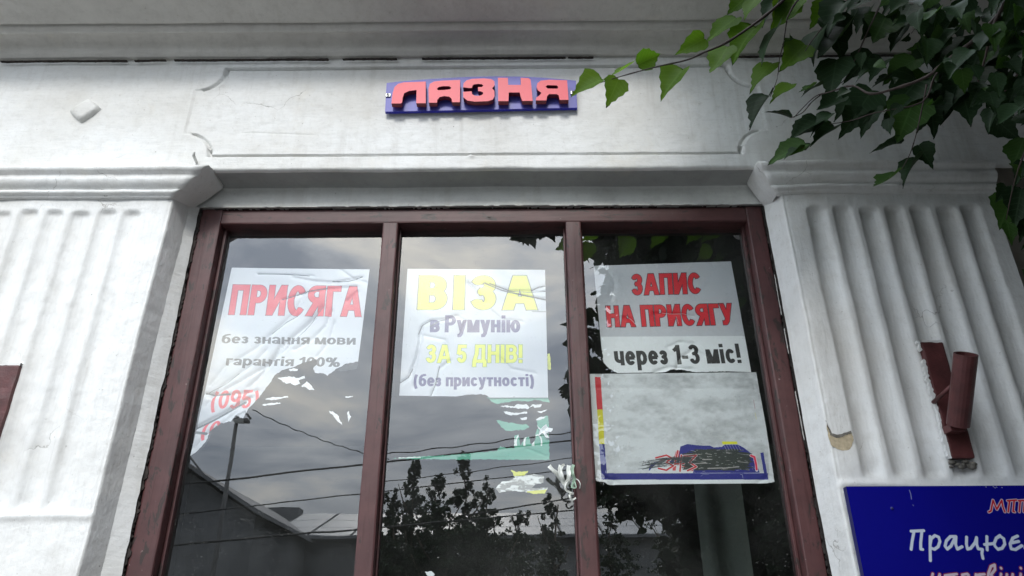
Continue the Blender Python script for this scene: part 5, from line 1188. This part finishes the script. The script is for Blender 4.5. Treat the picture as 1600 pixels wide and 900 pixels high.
# ------------------------------------------------------------------ across the street (seen mirrored in the panes)
M_TIN = simple('grey_tin_roof', (.30, .31, .32), .45, .3, .15, 1.5, .2, .01); M_DWALL = simple('grey_render', (.15, .155, .16), .9, 0, .2, .8, .3, .01); M_DROOF = simple('dark_roof', (.13, .135, .145), .7, 0, .2, 1, .3, .01)
M_BRK = simple('brown_brick', (.16, .09, .07), .9, 0, .3, 5, .4, .01); M_PGLASS = simple('dark_pane', (.03, .035, .04), .1, 0, .1, 1, 0)
D1 = 26.0; Yd = 2*GLASS-(CAMP.y+D1)
ze = refl(500, 838, D1).z; zr = refl(500, 804, D1+4).z
OB = root('long_building', 'long low grey building with pale seamed tin roof mirrored at the bottom of the panes', 'building', (-2, Yd-4, 0))
xl, xr = refl(418, 820, D1).x, 14.0
box('wall', xl, xr, Yd-8, Yd-.35, 0, ze-.02, M_DWALL, OB)
npn = 16; pw = (xr+.3-xl)/npn; nr = 3
tgt = None
for i in range(npn):
    for j in range(nr):
        t0, t1 = j/nr, (j+1)/nr
        y0_, y1_ = Yd-4*t0, Yd-4*t1; z0_, z1_ = ze+(zr-ze)*t0, ze+(zr-ze)*t1
        if tgt is None or True:
            X0 = xl+i*pw+.03; X1 = xl+(i+1)*pw-.03
            if tgt is None:
                dy, dz = y1_-y0_, z1_-z0_
                v = [(0, 0, 0), (pw-.06, 0, 0), (pw-.06, dy*.955, dz*.955), (0, dy*.955, dz*.955)]; v += [(a, b, c+.03) for a, b, c in v]
                v2 = v+[(-.0, 0, .03), (.03, 0, .07), (.03, dy*.985, dz*.985+.07), (0, dy*.985, dz*.985+.03)]
                me = bpy.data.meshes.new('roof_panel'); me.from_pydata(v2, [], [[3, 2, 1, 0], [4, 5, 6, 7], [0, 1, 5, 4], [1, 2, 6, 5], [2, 3, 7, 6], [3, 0, 4, 7], [8, 9, 10, 11]]); me.materials.append(M_TIN); tgt = me
            o = bpy.data.objects.new('roof_panel', tgt); C.objects.link(o); o.parent = OB; o.location = Vector((X0, y0_, z0_))-wloc(OB)
mesh_obj('roof_deck', [(xl, Yd+.02, ze-.03), (xr+.3, Yd+.02, ze-.03), (xr+.3, Yd-4.02, zr-.03), (xl, Yd-4.02, zr-.03)], [[0, 3, 2, 1]], simple('black_deck', (.02, .02, .02), .8), OB)
mesh_obj('rear_roof', [(xl, Yd-4, zr), (xr+.3, Yd-4, zr), (xr+.3, Yd-8.2, ze), (xl, Yd-8.2, ze)], [[0, 1, 2, 3]], M_DROOF, OB)
mesh_obj('gable', [(xl+.01, Yd-.3, ze-.02), (xl+.01, Yd-4, zr-.04), (xl+.01, Yd-7.9, ze-.02)], [[0, 1, 2]], M_DWALL, OB); mesh_obj('gable', [(xr, Yd-.3, ze-.02), (xr, Yd-4, zr-.04), (xr, Yd-7.9, ze-.02)], [[0, 1, 2]], M_DWALL, OB)
box('gutter', xl, xr+.3, Yd+.0, Yd+.12, ze-.10, ze-.01, M_DROOF, OB)
for i in range(8):
    x = xl+1.2+i*2.3
    if x+1.1 < xr:
        fr = box('window', x, x+1.1, Yd-.37, Yd-.30, 1.2, 3.0, simple('pale_frame', (.5, .5, .48), .6) if i == 0 else bpy.data.materials['pale_frame'], OB)
        box('window_glass', x+.08, x+1.02, Yd-.30, Yd-.29, 1.28, 2.92, M_PGLASS, fr)
cA, cB = refl(421, 797, D1+5), refl(469, 801, D1+5)
box('chimney', cA.x, cB.x, Yd-5.4, Yd-4.7, ze, refl(445, 795, D1+5).z, M_DROOF, OB)
# gabled house on the left
D2 = 21.0; Y2 = 2*GLASS-(CAMP.y+D2); ap = refl(299, 733, D2); ev = refl(418, 806, D2)
HB = root('gabled_house', 'dark gabled house with peaked roof mirrored at the lower left of the left pane', 'house', (ap.x, Y2-4, 0))
hw = (ev.x-ap.x)
z2 = ev.z
wv = [(ap.x-hw+.3, Y2, 0), (ev.x-.3, Y2, 0), (ev.x-.3, Y2, z2), (ap.x, Y2, ap.z-.12), (ap.x-hw+.3, Y2, z2)]; wv += [(a, b-8, c) for a, b, c in wv]
mesh_obj('wall', wv, [[0, 1, 2, 3, 4], [9, 8, 7, 6, 5], [1, 6, 7, 2], [0, 4, 9, 5]], M_DWALL, HB)
for s_ in (1, -1):
    a = Vector((ap.x, 0, ap.z)); b_ = Vector((ap.x+s_*hw, 0, z2-.1)); vs = []
    for p in (a, b_):
        for y in (Y2+.35, Y2-8.3):
            for dz in (0, .12): vs.append((p.x, y, p.z+dz))
    mesh_obj('roof', vs, [[0, 4, 6, 2], [1, 3, 7, 5], [0, 1, 5, 4], [2, 6, 7, 3], [4, 5, 7, 6]], M_DROOF, HB)
for k_ in (-1, .35):
    fr = box('window', ap.x+k_-.0, ap.x+k_+.85, Y2+.002, Y2+.06, 1.3, 2.7, bpy.data.materials['pale_frame'], HB); box('window_glass', ap.x+k_+.07, ap.x+k_+.78, Y2+.06, Y2+.07, 1.37, 2.63, M_PGLASS, fr)
fin = tube('finial', [(ap.x, Y2+.3, ap.z+.05), (ap.x, Y2+.3, refl(303, 705, D2).z)], [.07, .035], M_DROOF, HB, 8)
for s_ in (-1, 1): tube('finial_stay', [(ap.x, Y2+.3, refl(303, 716, D2).z), (ap.x+s_*hw*.26, Y2+.3, ap.z-(ap.z-z2)*.24)], .03, M_DROOF, HB, 6)
# street lamp
D3 = 13.0; lb = refl(345, 800, D3); lt = refl(371, 657, D3); Y3 = lb.y
SLP = root('street_lamp', 'grey street lamp on a tall pole mirrored in the left pane under the torn poster', 'street lamp', (lt.x, Y3, 0))
M_POLE = simple('grey_pole', (.10, .10, .10), .6)
tube('pole', [(lt.x, Y3, 0), (lt.x, Y3, 3), (lt.x, Y3, lt.z+.1)], [.06, .04, .028], M_POLE, SLP, 10)
box('lamp_head', lt.x-.04, lt.x+.22, Y3-.08, Y3+.08, lt.z-.05, lt.z+.02, M_POLE, SLP, .02)
tube('arm', [(lt.x, Y3, lt.z+.1), (lt.x+.12, Y3, lt.z+.16), (lt.x+.25, Y3, lt.z+.02)], .02, M_POLE, SLP, 6)
# overhead cables
M_CAB = simple('black_cable', (.02, .02, .02), .7, 0, 0, 1, 0)
def cable(p0, p1, D, r, label, sag=.05, ext=(1.6, 1.6), wob=0):
    a, b_ = refl(*p0, D), refl(*p1, D+1.0); d_ = b_-a; a2 = a-d_*ext[0]; b2 = b_+d_*ext[1]; P = []
    for i in range(41):
        t = i/40; p = a2.lerp(b2, t); p.z -= sag*(1-(2*t-1)**2)*d_.length-sag*.8*d_.length; p.z += wob*math.sin(t*60); P.append(p)
    o = tube('overhead_cable', P, r, M_CAB, None, 6, origin=P[0]); tag(o, label, 'cable', 'overhead cables mirrored in the glass')
cable((275, 758), (565, 725), 10, .015, 'thick black overhead cable mirrored highest across the left pane, above the roofs', .02, (3, 6))
cable((300, 801), (560, 771), 10, .009, 'thin black overhead cable mirrored just above the tin roof in the left pane', .02, (3, 6))
cable((430, 838), (556, 827), 10, .014, 'black overhead cable mirrored along the lower edge of the tin roof', .02, (6, 12))
cable((398, 648), (568, 709), 11, .008, 'sagging cable mirrored from the lamp down to the first mullion', .04, (.02, .25), .01)
cable((610, 712), (800, 687), 9, .008, 'kinked cable mirrored across the middle pane above the saplings', .02, (.06, 2), .012)
cable((600, 757), (890, 716), 9, .006, 'thin cable mirrored through the tops of the saplings in the middle pane', .02, (.1, 2), .008)
cable((740, 806), (890, 778), 9, .010, 'low cable mirrored at the lower right of the middle pane', .02, (.1, 2), .0)
# saplings on the far pavement
def sapling(px, ytop, D, wpx, n, seed, label, grp='young street trees mirrored in the middle pane', low=1.2):
    t = refl(px, ytop, D); b_ = Vector((t.x, t.y, 0)); w = wpx/1150*D/2
    r = root('young_tree', label, 'tree', tuple(b_), grp)
    rr_ = random.Random(seed); P = [(b_.x+rr_.uniform(-.05, .05)*i/3, b_.y, t.z*.97*i/8) for i in range(9)]
    tube('trunk', P, [.06-.0062*i for i in range(9)], M_BARK, r, 7)
    for k in range(5):
        z = low+(t.z-low)*rr_.uniform(.05, .7); a = rr_.uniform(0, 6.28); l_ = w*rr_.uniform(.5, .9)
        tube('limb', [(b_.x, b_.y, z), (b_.x+l_*.6*math.cos(a), b_.y+l_*.6*math.sin(a), z+l_*.6), (b_.x+l_*math.cos(a), b_.y+l_*math.sin(a), z+l_*1.3)], [.022, .014, .005], M_BARK, r, 5)
    cs = []
    H = t.z-low
    for k in range(7):
        u = (k+.5)/7; cs.append(((b_.x+rr_.uniform(-.2, .2)*w, b_.y, low+H*u), (w*(1.15-.95*u**1.4), w*(1.15-.95*u**1.4), H/10), (1.7-1.5*u)/5))
    leaf_cloud('crown', cs, n*4, .75, M_FOL, r, seed, False)
for a_ in ((650, 716, 15, 84, 2600, 61, 'tall slim young tree mirrored left of centre in the middle pane, small clear tip'),
           (730, 712, 15.5, 90, 2600, 62, 'tallest young tree mirrored at the centre of the middle pane'),
           (688, 742, 16, 110, 2600, 63, 'bushy young tree mirrored between the two tall ones in the middle pane'),
           (612, 765, 15, 90, 2200, 64, 'lower young tree mirrored beside the first mullion in the middle pane'),
           (757, 750, 16.5, 80, 2200, 65, 'narrow young tree mirrored just right of the tallest one'),
           (862, 778, 14, 80, 1500, 66, 'low young tree mirrored at the lower right corner of the middle pane'),
           (805, 796, 17, 120, 2400, 67, 'short bushy young tree mirrored low at the right of the middle pane'),
           (700, 788, 14.2, 190, 3400, 70, 'wide low bushy tree mirrored in front of the two tall ones, middle pane'),
           (625, 800, 14, 130, 2400, 71, 'low round tree mirrored at the bottom left of the middle pane'),
           (770, 800, 14.6, 150, 2600, 72, 'low round tree mirrored at the bottom right of the middle pane'),
           (950, 800, 18, 120, 1800, 68, 'bushy young tree mirrored at the lower left of the right pane'),
           (1060, 770, 17, 150, 2000, 69, 'broad young tree mirrored behind the right pane curtain')):
    sapling(*a_)
